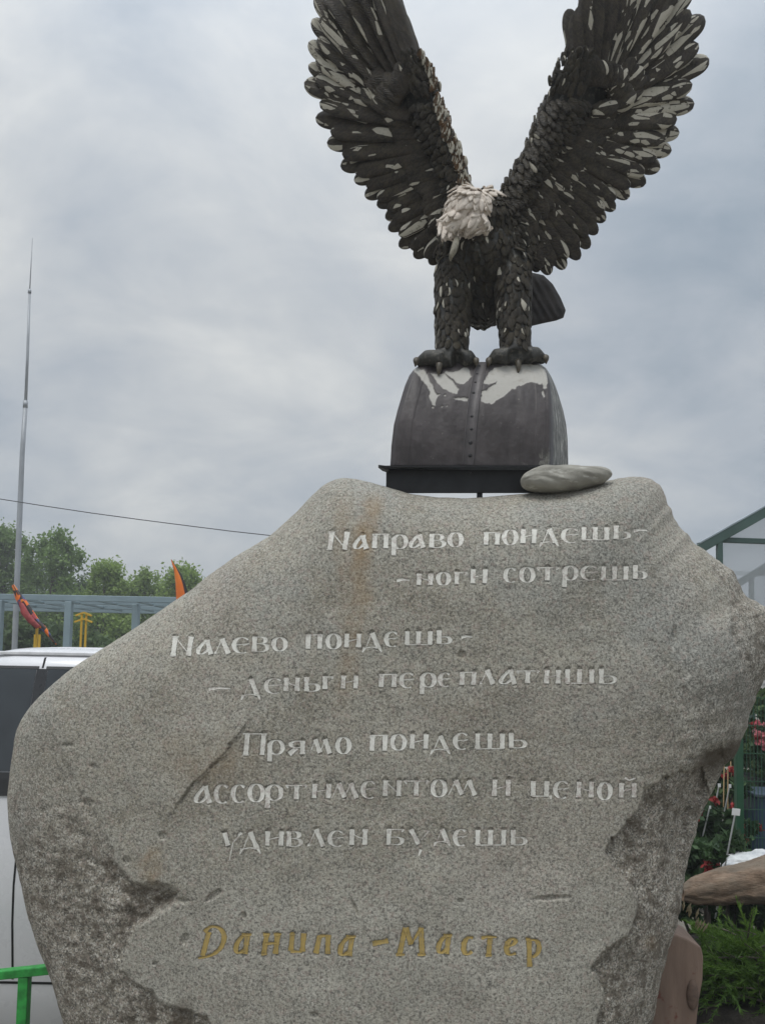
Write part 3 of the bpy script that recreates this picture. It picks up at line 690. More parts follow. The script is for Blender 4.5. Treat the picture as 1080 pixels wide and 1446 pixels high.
m_.add([a_, b_, c_, d_] + [p + Vector((0, .05, 0)) for p in (a_, b_, c_, d_)], [(0, 1, 2, 3), (7, 6, 5, 4), (0, 4, 5, 1), (1, 5, 6, 2), (2, 6, 7, 3), (3, 7, 4, 0)])
t2 = m_.build('bent_corner', M_BLACK)
m_ = MB()
za, zb = PV(670, 663, 3.16).z, PV(670, 694, 3.16).z
xl, xr = PV(545, 690, 3.16).x, PV(775, 690, 3.16).x
for y_ in (3.16,): m_.beam((xl, y_, (za + zb) / 2 - .012), (xr, y_, (za + zb) / 2 + .002), .012, za - zb + .004)
for x_ in (xl + .006, xr - .006): m_.beam((x_, 3.166, za - .02), (x_, 3.514, za - .02), .012, .036)
slab(m_, [(xl, 3.17, za - .002), (xr, 3.17, za - .002), (xr, 3.51, za - .002), (xl, 3.51, za - .002)], .004)
t3 = m_.build('box_frame', M_BLACK, bevel=.002)
legs_ = []
for a, y_ in ((553, 3.2), (677, 3.18), (762, 3.2), (560, 3.5), (752, 3.5)):
    m_ = MB(); c = PV(a, 692, y_); m_.beam(c + Vector((0, 0, .03)), c + Vector((0, 0, -.06)), .022, .022)
    legs_.append(m_.build('foot', M_BLACK))
m_ = MB(); m_.ball(PV(662, 667, 3.15), (.008, .008, .008)); legs_.append(m_.build('bolt', simple('bolt_steel', (.05, .05, .05), .4, .6), None, True))
adopt(base, t1, t2, t3, *legs_)

# long grey stone wedged by the base
def rough_stone(name, c, ax, rx, ry, rz, mat, seed, amp=.12, p=2.4, nu=90, nv=60, sharp=.5, taper=0.0):
    """a water-worn stone; ax = Euler of its long axis"""
    sx = -np.cos(np.linspace(0, math.pi, nv)); ph = np.linspace(0, 2 * math.pi, nu, endpoint=False)
    rr_ = np.sqrt(np.clip(1 - np.abs(sx) ** p, 0, 1)) * (1 + taper * sx)
    x = np.repeat(sx[:, None], nu, 1); yy = rr_[:, None] * np.cos(ph)[None]; zz = rr_[:, None] * np.sin(ph)[None]
    n = fbm(x * 2.1 + 5 + seed + 1.3 * zz, yy * 1.4 + zz * .9 + 3, 1.0, 4, seed)
    k = 1 + amp * n
    pts = np.stack([x * rx * (1 + .25 * amp * n), yy * ry * k, zz * rz * k + .15 * rz * amp * 4 * np.sin(x * 2.2 + seed)], -1).reshape(-1, 3)
    R = np.array(Euler(ax).to_matrix()); pts = pts @ R.T + np.array(c)
    fc = gridf(nv, nu, True)
    return mesh_obj(name, pts, fc, mat)
def grey_stone_mat():
    t = NT('river_stone', .8, spec=.3); co = t.co()
    c = t.ramp(t.noise(7, 5, .6, co), (.3, (.22, .21, .18)), (.7, (.37, .355, .31)))
    c = t.mix(t.ramp(t.noise(14, 4, .7, t.co(scale=(.5, 1, 1.5))), (.56, 0.0), (.66, .8)), c, (.62, .60, .54))
    c = t.mix(t.ramp(t.noise(11, 3, .6, t.co(loc=(3, 3, 3))), (.60, 0.0), (.7, .7)), c, (.27, .235, .15))
    t.color(c); t.bump(t.noise(60, 5, .7, co), .4, .006); return t.m
cst = PV(799, 675, 3.06)
stone = rough_stone('stone', cst, (0, math.radians(-7.5), math.radians(2)),   .187, .075, .053, grey_stone_mat(), 4, .17, 2.7, taper=-.14)
tag(stone, 'long smooth grey stone lying against the black steel base', 'stone')

# ------------------------------------------------------------------ the eagle
def eagle_mat(name, dark, dark2, peel_bias, ochre=.0):
    t = NT(name, .6, spec=.28)
    uvn = t.n('ShaderNodeUVMap'); uv = uvn.outputs[0]
    def uvm(scale, loc=(0, 0, 0), rot=0):
        mp = t.n('ShaderNodeMapping'); t.L.new(uv, mp.inputs[0]); mp.inputs['Scale'].default_value = scale
        mp.inputs['Location'].default_value = loc; mp.inputs['Rotation'].default_value = (0, 0, rot); return mp.outputs[0]
    pe = t.attr('peel'); rd_ = t.attr('rnd')
    co = t.co()
    c = t.mix(t.ramp(t.noise(16, 5, .65, co), (.35, 0.0), (.7, 1.0)), dark, dark2)
    c = t.mix(t.math('MULTIPLY', t.ramp(t.noise(22, 4, .7, t.co(loc=(2, 2, 2))), (.50, 0.0), (.64, 1.0)), .6), c, (.095, .080, .050))
    if ochre: c = t.mix(t.math('MULTIPLY', t.ramp(t.noise(26, 4, .7, t.co(loc=(5, 1, 7))), (.42, 0.0), (.58, 1.0)), ochre), c, (.20, .105, .045))
    # flaked patches: angular cells, longer along the feather
    v1 = t.n('ShaderNodeTexVoronoi', feature='F1'); t.L.new(uvm((33, 7.5, 1), (1.3, .7, 0), .25), v1.inputs['Vector']); v1.inputs['Scale'].default_value = 1.0
    s1 = t.n('ShaderNodeSeparateColor'); t.L.new(v1.outputs['Color'], s1.inputs[0])
    v2 = t.n('ShaderNodeTexVoronoi', feature='F1'); t.L.new(uvm((66, 22, 1), (4.3, 2.7, 0), -.3), v2.inputs['Vector']); v2.inputs['Scale'].default_value = 1.0
    s2 = t.n('ShaderNodeSeparateColor'); t.L.new(v2.outputs['Color'], s2.inputs[0])
    def edge_of(v):
        e = t.n('ShaderNodeTexVoronoi', feature='DISTANCE_TO_EDGE'); t.L.new(v.inputs['Vector'].links[0].from_socket, e.inputs['Vector']); e.inputs['Scale'].default_value = 1.0
        return t.math('GREATER_THAN', t.math('ADD', e.outputs['Distance'], t.math('MULTIPLY', t.noise(60, 3, .6, co), .08)), .10)
    k1 = t.math('MULTIPLY', t.math('GREATER_THAN', t.math('ADD', s1.outputs[0], t.math('MULTIPLY', pe, .72)), 1.0 - peel_bias), edge_of(v1))
    k2 = t.math('MULTIPLY', t.math('GREATER_THAN', t.math('ADD', s2.outputs[1], t.math('MULTIPLY', pe, .40)), 1.0 - peel_bias), edge_of(v2))
    bareP = t.math('MAXIMUM', k1, k2)
    wv = t.n('ShaderNodeTexWave', wave_type='BANDS', bands_direction='DIAGONAL'); t.L.new(uvm((1, .7, 1)), wv.inputs['Vector'])
    wv.inputs['Scale'].default_value = 30; wv.inputs['Distortion'].default_value = 9; wv.inputs['Detail'].default_value = 4; wv.inputs['Detail Scale'].default_value = 3
    c = t.mix(t.math('MULTIPLY', t.ramp(wv.outputs['Fac'], (.62, 0.0), (.95, 1.0)), .32), c, (.125, .105, .07))
    pale = t.mix(t.noise(30, 4, .6, co), (.40, .37, .30), (.55, .52, .44))
    c = t.mix(t.math('MULTIPLY', bareP, t.ramp(t.noise(70, 4, .7, co), (.30, .2), (.42, 1.0))), c, pale)
    t.color(c)
    # barbs
    w = t.n('ShaderNodeTexWave', wave_type='BANDS', bands_direction='DIAGONAL'); t.L.new(uvm((1, 1, 1)), w.inputs['Vector'])
    w.inputs['Scale'].default_value = 75; w.inputs['Distortion'].default_value = 3.5; w.inputs['Detail'].default_value = 2
    t.bump(t.math('ADD', t.math('MULTIPLY', w.outputs['Fac'], t.math('SUBTRACT', 1.0, bareP)), t.math('MULTIPLY', bareP, -.6)), .75, .006)
    t.rough(t.math('MULTIPLY_ADD', bareP, .25, .5))
    return t.m
M_FEA = eagle_mat('dark_feather_paint', (.029, .023, .018), (.074, .059, .044), .012)
M_FEAO = eagle_mat('ochre_feather_paint', (.040, .033, .026), (.10, .08, .055), .20, .8)
M_BODY = eagle_mat('dark_plumage_paint', (.027, .023, .018), (.066, .056, .042), .006)
def pale_mat():
    t = NT('pale_head_plaster', .8, spec=.2); co = t.co()
    c = t.ramp(t.noise(20, 5, .6, co), (.3, (.53, .455, .385)), (.7, (.76, .69, .61)))
    c = t.mix(t.ramp(t.noise(48, 4, .7, t.co(loc=(1, 5, 2))), (.60, 0.0), (.68, .85)), c, (.12, .10, .075))
    t.color(c); t.bump(t.noise(60, 4, .6, co), .35, .006); return t.m
M_PALE = pale_mat()
def skin_mat():
    t = NT('dark_statue_skin', .6); co = t.co()
    c = t.ramp(t.noise(20, 5, .65, co), (.35, (.022, .022, .021)), (.7, (.06, .057, .047)))
    c = t.mix(t.ramp(t.noise(42, 4, .7, t.co(loc=(4, 4, 1))), (.53, 0.0), (.66, .65)), c, (.17, .16, .13))
    t.color(c); t.bump(t.noise(70, 4, .6, co), .4, .006); return t.m
M_SKIN = skin_mat()

class Feathers:
    def __init__(s): s.v = []; s.f = []; s.uv = []; s.peel = []; s.rnd = []; s.nv = 0
    def add(s, base, tip, w, nrm, bulge=.25, nl=14, nc=8, peel=0.0, point=0.0, tilt=0.0, thick=.006, round_=.9, curl=0.0, rid=.0):
        """one blade from base to tip, nrm = the side that faces out; closed, with a domed outer face"""
        base, tip, nrm = np.asarray(base, float), np.asarray(tip, float), np.asarray(nrm, float)
        ax = tip - base; L = np.linalg.norm(ax); ax /= L
        nrm = nrm - ax * (nrm @ ax); nrm /= np.linalg.norm(nrm); sd = np.cross(ax, nrm)
        sd = sd * math.cos(tilt) + nrm * math.sin(tilt); nrm = np.cross(sd, ax)
        u = np.linspace(0, 1, nl); u = 1 - (1 - u) ** 1.35
        t0 = np.clip((1 - u) / max(round_ * w / L, 1e-3) , 0, 1)
        wid = w / 2 * np.sqrt(np.clip(1 - (1 - t0) ** 2, 0, 1)) * (.62 + .38 * sstep(0, .55, u)); wid = wid * (1 + .09 * vnoise(u * 7 + RNG.uniform(0, 50), u * 0 + .5, 5)) * (1 - point * u ** 1.5); wid[-1] = w * .02
        c = np.linspace(-1, 1, nc)
        wv = RNG.uniform(-1, 1) * .06 * w
        ctr = base[None] + ax[None] * (u * L)[:, None] + nrm[None] * (curl * u ** 2 * L)[:, None] + sd[None] * (np.sin(u * 3) * wv)[:, None]
        prof = bulge * (1 - np.abs(c) ** 2.2) + rid * np.exp(-(c / .16) ** 2)
        top = ctr[:, None] + sd[None, None] * (wid[:, None] * c[None])[..., None] + nrm[None, None] * ((wid[:, None] * 2) * prof[None] * .5)[..., None]
        bot = ctr[:, None] + sd[None, None] * (wid[:, None] * c[None] * .97)[..., None] - nrm[None, None] * (thick * np.ones((nl, nc)))[..., None]
        k = s.nv; n = nl * nc
        s.v.append(top.reshape(-1, 3)); s.v.append(bot.reshape(-1, 3)); s.nv += 2 * n
        g = gridf(nl, nc) + k; s.f += g.tolist(); s.f += (g[:, ::-1] + n).tolist()
        rim_ = [i for i in range(nc)] + [j * nc + nc - 1 for j in range(1, nl)] + [(nl - 1) * nc + i for i in range(nc - 2, -1, -1)] + [j * nc for j in range(nl - 2, 0, -1)]
        s.f += [[k + rim_[(i + 1) % len(rim_)], k + rim_[i], k + rim_[i] + n, k + rim_[(i + 1) % len(rim_)] + n] for i in range(len(rim_))]
        o = RNG.uniform(0, 40, 2)
        uvt = np.stack([np.broadcast_to(c[None] * w / 2, (nl, nc)) + o[0], np.broadcast_to((u * L)[:, None], (nl, nc)) + o[1]], -1).reshape(-1, 2)
        s.uv.append(uvt); s.uv.append(uvt)
        pk = np.clip(peel, 0, 1) * np.ones(n)
        s.peel.append(pk); s.peel.append(pk * .6); s.rnd.append(np.full(2 * n, RNG.uniform()))
    def build(s, name, mat, parent=None):
        return mesh_obj(name, np.concatenate(s.v), [tuple(q) for q in s.f], mat, parent, True,
                        attrs={'peel': np.concatenate(s.peel), 'rnd': np.concatenate(s.rnd)}, uv=np.concatenate(s.uv))
YE = 3.33
def wing_y(px, py, lead, sgn):
    """depth of the wing's under surface: the raised wing leans towards the viewer and cups backwards from its leading edge"""
    py = np.asarray(py, float); px = np.asarray(px, float)
    lx = np.interp(py, lead[:, 1], lead[:, 0])
    d = np.clip((px - lx) * sgn, 0, None)
    return YE - .02 - .27 * np.clip((330 - py) / 330, -.2, 1.3) + .0005 * d - .03 * np.sin(np.clip(d / 90, 0, 1) * math.pi)
def wing(lead, flights, sgn, mats, peel, label, wrist_y, arm, shift, narrow, lew=3):
    lead = np.array(sorted(lead, key=lambda q: q[1]), float)
    arm = np.array(arm, float)
    nrm = np.array([-.15 * sgn, -.85, -.42])
    pt = lambda x, y, off=0.0: P(x, y, wing_y(x, y, lead, sgn) + off)
    # limb: a thick rounded core from shoulder to wrist under the coverts
    flights = [(t, (b[0] + shift * (float(np.interp(b[1], lead[:, 1], lead[:, 0])) - b[0]), b[1]) if b[1] > wrist_y + 25 else b, w) for t, b, w in flights]
    arm[:, 0] = np.interp(arm[:, 1], lead[:, 1], lead[:, 0]) * (1 - narrow) + arm[:, 0] * narrow
    core = MB()
    pys = np.linspace(wrist_y - 20, 345, 22)
    cp, cr_ = [], []
    for y in pys:
        lx = np.interp(y, lead[:, 1], lead[:, 0]); ax_ = np.interp(y, arm[:, 1], arm[:, 0])
        cp.append(Vector(pt((lx * .42 + ax_ * .58), y, .045).tolist())); cr_.append(.020 + .026 * math.sin(math.pi * (y - wrist_y + 40) / 330))
    core.tube(cp, cr_, 14)
    w_ob = mesh_obj('wing', core.v, core.f, M_SKIN, None, True)
    # web: solid sheet below the feathers so no light comes through
    ng, mg = 40, 14
    tipx = np.array([(f[0][0], f[0][1]) for f in flights]); basex = np.array([(f[1][0], f[1][1]) for f in flights])
    web = []
    for i in range(len(flights)):
        t_, b_ = tipx[i], basex[i]
        # from the leading edge point nearest the base to two thirds of the feather
        ly = min(max(b_[1] - 6, lead[0, 1]), lead[-1, 1]); lx = np.interp(ly, lead[:, 1], lead[:, 0]) + 2 * sgn
        path = np.array([(lx, ly), b_, b_ + (t_ - b_) * .35, b_ + (t_ - b_) * .72])
        s_ = np.linspace(0, 3, mg)
        web.append(np.stack([np.interp(s_, range(4), path[:, 0]), np.interp(s_, range(4), path[:, 1])], -1))
    web = np.array(web)
    wf = pt(web[..., 0], web[..., 1], .020); wb = pt(web[..., 0], web[..., 1], .032)
    g = gridf(len(flights), mg); n = len(flights) * mg
    sheet = mesh_obj('web', np.concatenate([wf.reshape(-1, 3), wb.reshape(-1, 3)]), np.concatenate([g, g[:, ::-1] + n]), M_SKIN, w_ob)
    # flight feathers
    ff = Feathers()
    for i, ((tx, ty), (bx, by), w) in enumerate(flights):
        pw = peel(tx, ty, 1)
        ff.add(pt(bx, by, .012), pt(tx, ty, .006 + .008 * (i % 2)), w * .0030, nrm, bulge=.32, nl=22, nc=11, peel=pw, tilt=.20 * sgn, curl=.01, rid=-.10)
        # the pair lying half under it
        if i + 1 < len(flights):
            (tx2, ty2), (bx2, by2), w2 = flights[i + 1]
            a = .5; q = .91
            mx_, my_ = bx + (bx2 - bx) * a, by + (by2 - by) * a
            ex, ey = tx + (tx2 - tx) * a, ty + (ty2 - ty) * a
            ff.add(pt(mx_, my_, .002), pt(mx_ + (ex - mx_) * q, my_ + (ey - my_) * q, -.008), w * .0027, nrm, bulge=.30, nl=18, nc=9, peel=peel(ex, ey, .8), tilt=.25 * sgn, rid=-.08)
    f_ob = ff.build('flight_feathers', mats[0], w_ob)
    cv = Feathers()
    for row, (q0, q1, wd, off) in enumerate(((.0, .40, .95, -.014), (-.16, .22, .95, -.026))):
        for i, ((tx, ty), (bx, by), w) in enumerate(flights):
            if (ty < -40 and row == 0) or (row == 1 and by > wrist_y + 25): continue
            for sub in (0, .5):
                if sub and i + 1 >= len(flights): continue
                j = min(i + 1, len(flights) - 1)
                T = np.array([tx, ty]) * (1 - sub) + np.array(flights[j][0]) * sub; B = np.array([bx, by]) * (1 - sub) + np.array(flights[j][1]) * sub
                D = T - B; Ln = np.hypot(*D); D = D / Ln; Ln = min(Ln, 105)
                a = B + D * Ln * q0; b = B + D * Ln * (q1 + RNG.uniform(-.06, .06))
                cv.add(pt(*a, off), pt(*b, off - .008), w * wd * .00245, nrm + RNG.uniform(-.12, .12, 3), bulge=.36, nl=12, nc=8, peel=peel(*b, .55 - .2 * row), tilt=.15 * sgn + RNG.uniform(-.15, .15), rid=-.05)
    cv.build('covert_feathers', mats[0], w_ob)
    # small scale-like feathers packed over the arm and along the leading edge
    sc_, le = Feathers(), Feathers()
    for y in np.arange(wrist_y - 46, 352, 6.2):
        lx = np.interp(y, lead[:, 1], lead[:, 0]); ax_ = np.interp(y, arm[:, 1], arm[:, 0]) + sgn * 6
        width = (ax_ - lx) * sgn
        n = max(3, int(width / 8.5))
        for k in range(n):
            fr_ = (k + RNG.uniform(.2, .8)) / n
            x = lx + sgn * (5 + fr_ * (width - 4)); yy = y + RNG.uniform(-3, 3)
            dx, dy = sgn * (.45 + .55 * fr_), .75 - .35 * fr_ + RNG.uniform(-.25, .25)
            if y < wrist_y + 10: dx, dy = sgn * .35, -.8
            ln = RNG.uniform(13, 21); off = -.036 - .012 * math.sin(math.pi * min(1, fr_ + .1)) + RNG.uniform(-.003, .003)
            sc_.add(pt(x, yy, off + .006), pt(x + dx * ln, yy + dy * ln, off - .006), RNG.uniform(.024, .034), nrm + RNG.uniform(-.18, .18, 3), bulge=.36, nl=8, nc=7, peel=peel(x, yy, .15), round_=1.1)
        for k in range(lew):
            x = lx + sgn * (RNG.uniform(-1.5, 6) if k < 3 else RNG.uniform(3, 15) * sstep(60, 160, y)); yy = y + RNG.uniform(-3, 3); ln = RNG.uniform(9, 15)
            off = -.03 + .028 * k if k < 3 else -.052
            le.add(pt(x, yy, off), pt(x + sgn * RNG.uniform(-3.0, 2.5), yy + (ln if y > wrist_y else -ln), off - .004), RNG.uniform(.018, .028), np.array([-.75 * sgn, -.6 + .4 * k, .2]) + RNG.uniform(-.3, .3, 3), bulge=.55, nl=7, nc=6, peel=peel(x, yy, .0) + RNG.uniform(.05, .3), round_=1.1)
    sc_.build('scale_feathers', M_BODY, w_ob)
    le.build('leading_edge', mats[1], w_ob)
    if label: w_ob['label'] = label
    return w_ob
LEADL = [(668,268),(662,245),(655,219),(648,200),(641,184),(634,164),(628,148),(620,128),(613,111),(605,97),(596,85),(586,68),(578,52),(570,35),(560,10),(553,-20),(548,-90)]
FLL = [((560,12),(594,108),26),((541,-48),(588,108),26),((524,-78),(582,110),28),((500,-88),(575,112),30),((474,-74),(568,116),30),((455,-44),(562,122),30),((446,-6),(556,130),30),
 ((441,28),(552,138),28),((436,60),(548,146),26),((436,92),(546,154),24),((430,117),(545,164),30),((446,167),(550,182),27),((462,202),(558,200),26),((481,235),(566,212),26),((500,255),(574,226),23),((515,277),(582,240),23),
 ((532,290),(592,254),21),((544,308),(602,268),21),((548,324),(610,284),21),((563,348),(616,302),22),((584,363),(624,316),24),((606,373),(632,326),24),((624,376),(642,334),24)]
LEADR = [(702,276),(710,260),(718,245),(729,225),(740,205),(748,184),(755,164),(765,144),(774,126),(784,101),(791,90),(795,80),(797,60),(799,40),(801,10),(806,-30),(812,-90)]
FLR = [((801,13),(817,106),24),((818,8),(826,104),24),((830,-50),(834,106),28),((858,-86),(842,106),30),((892,-98),(850,106),32),((926,-92),(858,108),32),((958,-62),(864,112),32),((975,-18),(868,118),30),((993,24),(872,126),34),
 ((1000,84),(874,142),33),((979,147),(868,162),31),((958,188),(854,180),27),((947,213),(846,190),26),((931,238),(838,200),28),((911,259),(828,210),27),((888,278),(818,218),24),((868,296),(806,228),22),((854,312),(796,240),22),
 ((843,330),(786,252),22),((832,350),(775,264),22),((818,366),(765,276),23),((797,380),(757,288),24),((776,388),(748,300),24),((760,384),(740,312),22)]
def peelL(x, y, k):
    if abs(x - 434) < 7 and 55 < y < 125: return k * (1.0 if y < 80 else .75)
    a = .10 + .32 * sstep(560, 450, x) * sstep(-40, 60, y) * sstep(330, 100, y) + .10 * sstep(200, 300, y)
    return k * a * RNG.uniform(.35, 1.25)
def peelR(x, y, k):
    a = .12 + .42 * sstep(840, 930, x) + .16 * sstep(-60, 120, x - 740) * sstep(220, 330, y)
    return k * a * RNG.uniform(.5, 1.2)
def peelO(x, y, k): return k
ARML = [(548,90),(556,140),(575,185),(592,215),(606,245),(618,285),(632,325),(645,350)]
ARMR = [(862,80),(866,130),(850,175),(820,205),(790,240),(765,275),(748,310),(738,350)]
eagle = thing('eagle_statue', 'dark eagle statue with raised wings and pale head standing on the chest', 'statue', PV(690, 512, YE))
wl = wing(LEADL, FLL, -1, (M_FEA, M_FEAO), peelL, 'wing with a rust-brown leading edge', 130, ARML, .40, .48, 7)
wr_ = wing(LEADR, FLR, 1, (M_FEA, M_BODY), peelR, 'wing with large pale flaked patches on its outer feathers', 125, ARMR, .34, .52)

# trunk, legs and toes grown into one skin
def remeshed(name, parts, voxel, mat, smooth_it=4):
    m = MB()
    for p in parts:
        if p[0] == 'b': m.ball(p[1], p[2], 20, 14, p[3] if len(p) > 3 else None)
        else: m.tube(p[1], p[2], 16)
    o = mesh_obj(name, m.v, m.f, mat)
    md = o.modifiers.new('r', 'REMESH'); md.mode = 'VOXEL'; md.voxel_size = voxel; md.use_smooth_shade = True
    sm = o.modifiers.new('s', 'SMOOTH'); sm.iterations = smooth_it; sm.factor = .5
    me = bpy.data.meshes.new_from_object(o.evaluated_get(bpy.context.evaluated_depsgraph_get()))
    old = o.data; o.modifiers.clear(); o.data = me; me.name = name; bpy.data.meshes.remove(old)
    me.materials.clear(); me.materials.append(mat)
    me.polygons.foreach_set('use_smooth', [True] * len(me.polygons))
    return o
u_ = .00305      # metres per photograph pixel at the statue
toes = [((626,506),(602,508),(588,514),2.90),((640,508),(630,512),(620,518),2.88),((652,508),(662,508),(671,514),2.92),((718,503),(700,506),(690,514),2.92),((730,503),(730,508),(731,514),2.88),((744,503),(756,503),(769,510),2.90)]
bp = [('b', PV(678,318,YE - .03), (46*u_, .15, 42*u_)), ('b', PV(680,360,YE + .02), (56*u_, .17, 55*u_)), ('b', PV(684,405,YE + .10), (46*u_, .15, 55*u_)), ('b', PV(683,432,YE + .14), (34*u_, .11, 28*u_)),
 ('b', PV(640,325,YE), (26*u_, .08, 34*u_)), ('b', PV(712,325,YE), (34*u_, .09, 44*u_)), ('b', PV(735,345,YE + .02), (26*u_, .07, 42*u_)),
 ('b', PV(634,350,YE), (20*u_, .07, 26*u_)),
 ('t', [PV(644,372,YE - .02), PV(640,410,YE - .04), PV(639,450,YE - .04), PV(638,480,YE - .05), PV(637,506,YE - .06)], [27*u_, 25.5*u_, 24*u_, 22.5*u_, 22*u_]),
 ('t', [PV(722,368,YE - .02), PV(724,410,YE - .05), PV(725,450,YE - .05), PV(727,478,YE - .06), PV(728,502,YE - .07)], [27*u_, 25*u_, 23*u_, 20.5*u_, 19.5*u_])]
for (a, b, c, y_) in toes:
    y0 = YE - .10
    bp.append(('t', [PV(*a, y0), PV(b[0], b[1] - 3, (y0 + chest_front_y(*b) ) / 2 + .0), PV(*c, float(chest_front_y(*c)) + .005)], [.038, .033, .020]))
body = remeshed('body', bp, .009, M_SKIN)
bvh_o = body
def feather_skin(region, n, size, peelv, name, mat, jitter=.35, tw=.55, dirf=None, lift=.003, rise=.07, wr=(.55, .85), bulge=.36, point=.0):
    """small blades laid down over the skin of the body inside a region of it"""
    me = bvh_o.data; k = len(me.polygons)
    ce = np.zeros(k * 3); no = np.zeros(k * 3); me.polygons.foreach_get('center', ce); me.polygons.foreach_get('normal', no)
    ce = ce.reshape(-1, 3); no = no.reshape(-1, 3)
    idx = np.where(region(ce, no))[0]; fz = Feathers(); done = []
    RNG.shuffle(idx)
    taken = np.zeros((0, 3))
    for i in idx:
        if len(done) >= n: break
        p = ce[i]
        if len(done) and np.min(np.sum((taken - p) ** 2, 1)) < (size * tw) ** 2: continue
        done.append(i); taken = np.vstack([taken, p])
        nm = no[i]; dn = (dirf(p) if dirf else np.array([0, 0, -1.0])) + RNG.uniform(-jitter, jitter, 3)
        dn = dn - nm * (dn @ nm)
        if np.linalg.norm(dn) < .1: continue
        dn /= np.linalg.norm(dn); s_ = size * RNG.uniform(.8, 1.35)
        fz.add(p + nm * lift * .2, p + dn * s_ + nm * (lift + rise * s_), s_ * RNG.uniform(*wr), nm, bulge=bulge, point=point, nl=8, nc=7, peel=peelv(p), round_=1.0, thick=.004)
    return fz.build(name, mat)
zl = PV(640, 372, YE).z; zfeet = PV(640, 497, YE).z
plum = feather_skin(lambda c, n: (c[:, 2] > zfeet) , 1500, .042, lambda p: RNG.uniform(0, .07) + (.1 if RNG.uniform() < .10 else 0), 'plumage', M_BODY)
# the pale lowered head
hp = [('b', PV(662,300,YE - .12), (33*u_, .10, 30*u_)), ('b', PV(643,317,YE - .14), (20*u_, .07, 17*u_)), ('b', PV(686,290,YE - .08), (20*u_, .08, 20*u_)), ('b', PV(654,279,YE - .08), (15*u_, .07, 13*u_)),
      ('b', PV(668,316,YE - .15), (22*u_, .06, 15*u_)), ('b', PV(698,300,YE - .08), (10*u_, .05, 16*u_))]
head = remeshed('head', hp, .008, M_PALE); bvh_o = head
ruff = feather_skin(lambda c, n: n[:, 1] < .6, 360, .050, lambda p: 0, 'ruff', M_PALE, .5, .33, lambda p: np.array([-.5, -.1, -.7]) if p[0] < .39 else np.array([.45, -.1, -.6]), .001, .02, (.50, .85), .34, .45)
head_tip = Feathers()
for i in range(30):
    a = i / 29; x = 619 + a * 84; y = 335 - 20 * max(0, a - .5) * 2.0 + RNG.uniform(-6, 1)
    yy = YE - .20 + .10 * a
    head_tip.add(P(x + 4 - 6 * a, y - 20, yy + .03), P(x + RNG.uniform(-4, 4) + 7 * a, y + RNG.uniform(-3, 5), yy - .012), RNG.uniform(.022, .034), np.array([-.1, -1, -.1]) + RNG.uniform(-.5, .5, 3), bulge=.3, nl=9, nc=7, round_=.9, point=.7)
ht = head_tip.build('throat_tufts', M_PALE)
bk_ = MB()
bk_.tube([PV(645,337,YE-.17), PV(642.5,346,YE-.195), PV(640,355,YE-.205), PV(637.5,360,YE-.2), PV(636,365,YE-.19), PV(636,369,YE-.178)], [.012, .0145, .0135, .011, .007, .002], 14)
bk_ob = bk_.build('beak', simple('pale_beak_paint', (.30, .275, .21), .6, var=.5, scale=30, bump=.3), None, True)
# tail fan behind the right leg
tp = [(728,392),(752,385),(767,388.5),(780,401),(791,420),(798.5,438),(795,449),(784,453),(767,456.5),(748,461),(728,455)]
tq = np.array(resample(tp, 90)); tcx, tcy = tq.mean(0); rg = np.linspace(1, 0, 12)
tx_ = tcx + rg[:, None] * (tq[:, 0] - tcx)[None]; ty_ = tcy + rg[:, None] * (tq[:, 1] - tcy)[None]
dome = .022 * np.sqrt(np.clip(1 - rg ** 3, 0, 1))[:, None] + .004 * np.sin((tx_ - ty_ * .55) * .55) * (1 - rg[:, None] ** 6)
tyd = YE + .17 + .0011 * (tx_ - 730)
tf_, tb_ = P(tx_, ty_, tyd - dome), P(tx_, ty_, tyd + .02 * np.sqrt(np.clip(1 - rg ** 3, 0, 1))[:, None])
gq = gridf(12, 90, True); tail = mesh_obj('tail', np.concatenate([tf_.reshape(-1, 3), tb_.reshape(-1, 3)]), np.concatenate([gq[:, ::-1], gq + 12 * 90]), simple('tail_paint', (.032, .028, .026), .65, var=.4, scale=18, bump=.4, spec=.25))
tal = []
def talon_at(a, b, y0):
    m = MB(); p = PV(*a, y0); q = PV(*b, y0 - .015); mid = (p + q) / 2 + Vector((0, -.02, .006))
    m.tube([p, p * .4 + mid * .6, mid * .6 + q * .4, q], [.015, .0145, .010, .002], 10)
    return m.build('talon', simple('talon_paint', (.085, .072, .052), .5, var=.5, scale=40) if not tal else tal[0].data.materials[0], None, True)
for (a, b, c, y_), ext in zip(toes, (4, 13, 4, 4, 14, 4)):
    tal.append(talon_at((c[0], c[1] - 5), (c[0] + (c[0] - b[0]) * .12, c[1] + ext), float(chest_front_y(*c)) - .012))
adopt(eagle, wl, wr_, body, plum, head, ruff, ht, bk_ob, tail, *tal)
for o in (plum,): o.parent = body; o.matrix_parent_inverse = Matrix.Translation(eagle.location).inverted() if False else Matrix.Identity(4)
for o in (ruff, ht, bk_ob): o.parent = head; o.matrix_parent_inverse = Matrix.Identity(4)
